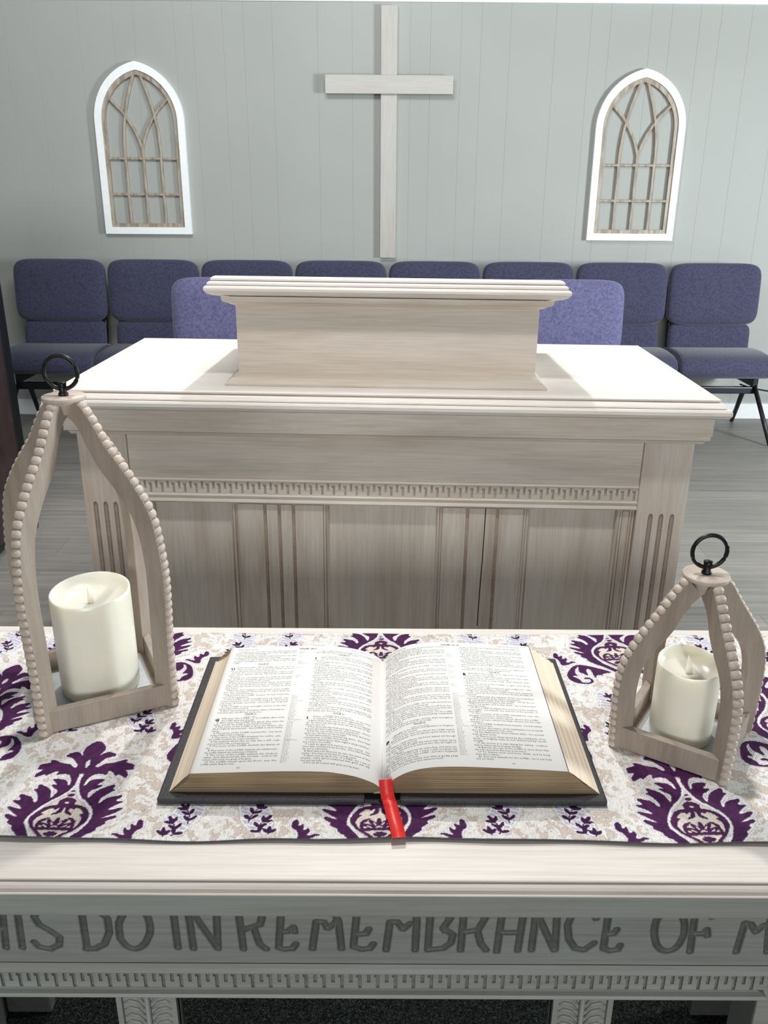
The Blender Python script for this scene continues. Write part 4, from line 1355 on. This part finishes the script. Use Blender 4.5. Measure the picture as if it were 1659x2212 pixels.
L2 = """11 The LORD will give strength unto his people ;
the LORD will bless his people with peace.
#PSALM 30.
~A Psalm and Song at the dedication of the house of David.
@I WILL extol thee, O LORD ; for thou hast lifted
^me up, and hast not made my foes to rejoice
over me.
2 O LORD my God, I cried unto thee, and thou
hast healed me.
3 O LORD, thou hast brought up my soul from
the grave : thou hast kept me alive, that I should
not go down to the pit.
4 Sing unto the LORD, O ye saints of his, and give
thanks at the remembrance of his holiness.
5 For his anger endureth but a moment ; in his
favour is life : weeping may endure for a night,
but joy cometh in the morning.
6 And in my prosperity I said, I shall never be
moved.
7 LORD, by thy favour thou hast made my moun-
tain to stand strong : thou didst hide thy face, and
I was troubled.
8 I cried to thee, O LORD ; and unto the LORD I
made supplication.
9 What profit is there in my blood, when I go
down to the pit ? Shall the dust praise thee ? shall
it declare thy truth ?
10 Hear, O LORD, and have mercy upon me :
LORD, be thou my helper.
11 Thou hast turned for me my mourning into
dancing : thou hast put off my sackcloth, and girded
me with gladness ;
12 To the end that my glory may sing praise to
thee, and not be silent. O LORD my God, I will
give thanks unto thee for ever.
#PSALM 31.
~To the chief Musician, A Psalm of David.
@IN thee, O LORD, do I put my trust ; let me never
^be ashamed : deliver me in thy righteousness.
2 Bow down thine ear to me ; deliver me speed-
ily : be thou my strong rock, for an house of de-
fence to save me.
3 For thou art my rock and my fortress ; there-
fore for thy name's sake lead me, and guide me.
4 Pull me out of the net that they have laid priv-
ily for me : for thou art my strength.
5 Into thine hand I commit my spirit : thou hast
redeemed me, O LORD God of truth.
6 I have hated them that regard lying vanities :
but I trust in the LORD.
7 I will be glad and rejoice in thy mercy : for
thou hast considered my trouble ; thou hast known
my soul in adversities ;
8 And hast not shut me up into the hand of the
enemy : thou hast set my feet in a large room.
9 Have mercy upon me, O LORD, for I am in
trouble : mine eye is consumed with grief, yea, my
soul and my belly.
10 For my life is spent with grief, and my years"""
R1 = """with sighing : my strength faileth because of mine
iniquity, and my bones are consumed.
11 I was a reproach among all mine enemies, but
especially among my neighbours, and a fear to
mine acquaintance : they that did see me without
fled from me.
12 I am forgotten as a dead man out of mind : I
am like a broken vessel.
13 For I have heard the slander of many : fear
was on every side : while they took counsel to-
gether against me, they devised to take away my
life.
14 But I trusted in thee, O LORD : I said, Thou
art my God.
15 My times are in thy hand : deliver me from
the hand of mine enemies, and from them that
persecute me.
16 Make thy face to shine upon thy servant :
save me for thy mercies' sake.
17 Let me not be ashamed, O LORD ; for I have
called upon thee : let the wicked be ashamed, and
let them be silent in the grave.
18 Let the lying lips be put to silence ; which
speak grievous things proudly and contemptuously
against the righteous.
19 Oh how great is thy goodness, which thou
hast laid up for them that fear thee ; which thou
hast wrought for them that trust in thee before
the sons of men !
20 Thou shalt hide them in the secret of thy
presence from the pride of man : thou shalt keep
them secretly in a pavilion from the strife of
tongues.
21 Blessed be the LORD : for he hath shewed me
his marvellous kindness in a strong city.
22 For I said in my haste, I am cut off from be-
fore thine eyes : nevertheless thou heardest the
voice of my supplications when I cried unto thee.
23 O love the LORD, all ye his saints : for the LORD
preserveth the faithful, and plentifully rewardeth
the proud doer.
24 Be of good courage, and he shall strengthen
your heart, all ye that hope in the LORD.
#PSALM 32.
~A Psalm of David, Maschil.
@BLESSED is he whose transgression is forgiven,
^whose sin is covered.
2 Blessed is the man unto whom the LORD imput-
eth not iniquity, and in whose spirit there is no
guile.
3 When I kept silence, my bones waxed old through
my roaring all the day long.
4 For day and night thy hand was heavy upon
me : my moisture is turned into the drought of
summer. Selah.
5 I acknowledged my sin unto thee, and mine ini-
quity have I not hid. I said, I will confess my
transgressions unto the LORD ; and thou forgavest
the iniquity of my sin. Selah.
6 For this shall every one that is godly pray
unto thee in a time when thou mayest be found :"""
R2 = """surely in the floods of great waters they shall not
come nigh unto him.
7 Thou art my hiding place ; thou shalt preserve
me from trouble ; thou shalt compass me about with
songs of deliverance. Selah.
8 I will instruct thee and teach thee in the way
which thou shalt go : I will guide thee with mine eye.
9 Be ye not as the horse, or as the mule, which have
no understanding : whose mouth must be held in
with bit and bridle, lest they come near unto thee.
10 Many sorrows shall be to the wicked : but he
that trusteth in the LORD, mercy shall compass him
about.
11 Be glad in the LORD, and rejoice, ye righteous :
and shout for joy, all ye that are upright in heart.
#PSALM 33.
@REJOICE in the LORD, O ye righteous : for praise
^is comely for the upright.
2 Praise the LORD with harp : sing unto him with
the psaltery and an instrument of ten strings.
3 Sing unto him a new song ; play skilfully with
a loud noise.
4 For the word of the LORD is right ; and all his
works are done in truth.
5 He loveth righteousness and judgment : the
earth is full of the goodness of the LORD.
6 By the word of the LORD were the heavens
made ; and all the host of them by the breath of
his mouth.
7 He gathereth the waters of the sea together
as an heap : he layeth up the depth in storehouses.
8 Let all the earth fear the LORD : let all the in-
habitants of the world stand in awe of him.
9 For he spake, and it was done ; he commanded,
and it stood fast.
10 The LORD bringeth the counsel of the heathen
to nought : he maketh the devices of the people of
none effect.
11 The counsel of the LORD standeth for ever, the
thoughts of his heart to all generations.
12 Blessed is the nation whose God is the LORD ;
and the people whom he hath chosen for his own
inheritance.
13 The LORD looketh from heaven ; he beholdeth
all the sons of men.
14 From the place of his habitation he looketh
upon all the inhabitants of the earth.
15 He fashioneth their hearts alike ; he consid-
ereth all their works.
16 There is no king saved by the multitude of an
host : a mighty man is not delivered by much
strength.
17 An horse is a vain thing for safety : neither
shall he deliver any by his great strength.
18 Behold, the eye of the LORD is upon them that
fear him, upon them that hope in his mercy ;
19 To deliver their soul from death, and to keep
them alive in famine.
20 Our soul waiteth for the LORD : he is our help
and our shield."""

jobs = []   # (string, x, y, height, mode, width, side, bold)


def column(txt, x0, x1, ytop, ybot, side):
    lines = txt.split('\n')
    wts = [1.15 if l[0] == '#' else (0.85 if l[0] == '~' else 1.0) for l in lines]
    unit = (ytop - ybot) / (sum(wts) - 1)
    y = ytop; W_ = x1 - x0
    hgt = unit * 0.92
    for i, l in enumerate(lines):
        if l[0] == '#':
            jobs.append((l[1:], (x0 + x1) / 2, y, hgt * 1.0, 'C', 0, side, 1)); y -= unit * 1.15
        elif l[0] == '~':
            jobs.append((l[1:], (x0 + x1) / 2, y, hgt * 0.62, 'C', 0, side, 0)); y -= unit * 0.85
        else:
            ind = 0.0
            last = i == len(lines) - 1 or lines[i + 1][0] in '#@~' or (lines[i + 1][0].isdigit() and l[-1] in '.;:!?,')
            if l[0] == '@':
                jobs.append((l[1], x0, y - unit * 0.95, hgt * 2.0, 'D', 0, side, 2)); ind = 0.0078; l = l[2:]
                jobs.append((l.strip(), x0 + ind, y, hgt, 'J', W_ - ind, side, 0)); y -= unit; continue
            if l[0] == '^': ind = 0.0085; l = l[1:]
            elif l[0].isdigit(): ind = 0.0028
            full = len(l) > 38
            jobs.append((l, x0 + ind, y, hgt, 'J' if full and not last else 'L', W_ - ind, side, 0)); y -= unit


Y0 = 0.94
column(L1, -0.2105, -0.1235, 1.0672 - Y0, 0.8115 - Y0, -1)
column(L2, -0.0955, -0.0150, 1.0660 - Y0, 0.8115 - Y0, -1)
column(R1, 0.0045, 0.0875, 1.0672 - Y0, 0.8115 - Y0, 1)
column(R2, 0.1085, 0.1965, 1.0672 - Y0, 0.8115 - Y0, 1)
jobs += [('Prayer against enemies.', -0.209, 0.1340, 0.0036, 'L', 0, -1, 0), ('PSALMS, 28-31.', -0.107, 0.1325, 0.0048, 'C', 0, -1, 1), ('Psalms for deliverance.', -0.016, 0.1340, 0.0036, 'R', 0, -1, 0),
         ("Prayer for God's help.", 0.006, 0.1340, 0.0036, 'L', 0, 1, 0), ('PSALMS, 32, 33.', 0.097, 0.1325, 0.0048, 'C', 0, 1, 1), ("Praise of God's goodness.", 0.197, 0.1340, 0.0036, 'R', 0, 1, 0),
         ('420', -0.166, 0.8040 - Y0, 0.0034, 'C', 0, -1, 0), ('421', 0.151, 0.8050 - Y0, 0.0034, 'C', 0, 1, 0)]
bk = ['Ps. 35. 25.', 'ch. 9. 20.', 'Job 27. 15.', 'Ex. 15. 2.', 'Isa. 12. 2.', 'Rom. 4. 7.', 'Deut. 9. 29.', 'Ps. 55. 6.', '2 Sam. 6. 17.', 'Acts 7. 2.', 'Gen. 1. 6.', 'Jer. 50. 34.', 'Heb. 11. 3.']
for side, xr, rows_ in ((-1, -0.1190, [(.1262, 3), (.112, 1), (.100, 3), (.082, 1), (.062, 3), (.037, 1), (.012, 4), (-.004, 14), (-.046, 15), (-.088, 15)]), (1, 0.0905, [(.1262, 1), (.110, 4), (.078, 3), (.062, 3), (.048, 2), (.030, 3), (.008, 2), (-.002, 22), (-.068, 20)])):
    for ys, cnt in rows_:
        for k in range(cnt):
            jobs.append((bk[(k * 5 + cnt + int(ys * 1000)) % len(bk)], xr, ys - k * 0.0028, 0.0023, 'S', 0.0148, side, 0))

tmp = []
for j in jobs:
    c = bpy.data.curves.new('t', 'FONT'); c.body = j[0]; c.size = 1.0; c.resolution_u = 1
    if j[7] >= 1: c.offset = 0.012 if j[7] == 1 else 0.035
    o = bpy.data.objects.new('t', c); COL.objects.link(o); tmp.append(o)
bpy.context.view_layer.update()
dg = bpy.context.evaluated_depsgraph_get()
acc = {(-1, 0): [[], [], 0], (1, 0): [[], [], 0]}
ASP = 0.86
for j, o in zip(jobs, tmp):
    body, x, y, h, mode, wd, side, bold = j
    me = o.evaluated_get(dg).to_mesh()
    nv = len(me.vertices)
    if nv == 0: continue
    co = np.empty(nv * 3); me.vertices.foreach_get('co', co); co = co.reshape(-1, 3)
    tr = [tuple(p.vertices) for p in me.polygons]
    wn = co[:, 0].max(); sy = h * 1.02; sx = h * ASP
    if mode == 'J': sx = wd / wn
    if mode == 'L' and wd: sx = min(sx, wd / wn)
    if mode == 'S': sx = min(h * 0.8, wd / wn)
    if mode == 'D': sx = h * 0.9
    px = co[:, 0] * sx
    if mode == 'C': px = px - wn * sx / 2
    if mode == 'R': px = px - wn * sx
    px = px + x; py_ = co[:, 1] * sy + y
    pz = page_z_arr = np.interp(np.abs(px), *( ([p[0] for p in RTc], [p[1] for p in RTc]) if side > 0 else ([p[0] for p in LTc], [p[1] for p in LTc]))) + 0.00025
    if mode == 'D':
        dm = bpy.data.meshes.new('drop_capital'); dm.from_pydata(np.stack([px, py_, pz], -1).tolist(), [], tr); dm.materials.append(M_inkbold)
        do = bpy.data.objects.new('drop_capital', dm); COL.objects.link(do); do.parent = PB_R if side > 0 else PB_L
        continue
    A_ = acc[(side, 0)]
    A_[0].append(np.stack([px, py_, pz], -1)); A_[1] += [tuple(i + A_[2] for i in t_) for t_ in tr]; A_[2] += nv
    o.to_mesh_clear() if hasattr(o, 'to_mesh_clear') else None
for o in tmp:
    c = o.data; bpy.data.objects.remove(o); bpy.data.curves.remove(c)
for (side, bold), (vs, fs, n_) in acc.items():
    me = bpy.data.meshes.new('printed_text')
    me.from_pydata(np.concatenate(vs).tolist(), [], fs); me.update()
    me.materials.append(M_inkbold if bold else M_ink)
    o = bpy.data.objects.new('printed_text', me); COL.objects.link(o)
    o.parent = PB_R if side > 0 else PB_L
# rules in the reference column
for side, xs0, yl in ((-1, -0.119, (0.093, 0.000, -0.042, -0.084)), (1, 0.0905, (0.002, -0.064))):
    for yy in yl:
        m = MB()
        z = float(page_z(xs0 + 0.008 )) + 0.0003
        z2 = float(page_z(xs0)) + 0.0003; z3 = float(page_z(xs0 + 0.016)) + 0.0003
        m.add([(xs0, yy, z2), (xs0 + 0.016, yy, z3), (xs0 + 0.016, yy + 0.0003, z3), (xs0, yy + 0.0003, z2)], [(0, 1, 2, 3)])
        m.build('column_rule', M_ink, PB_R if side > 0 else PB_L)
tag(BB, 'large open bible with gilt edges, black cover and red ribbon lying on the runner', 'book')
bpy.context.view_layer.update()
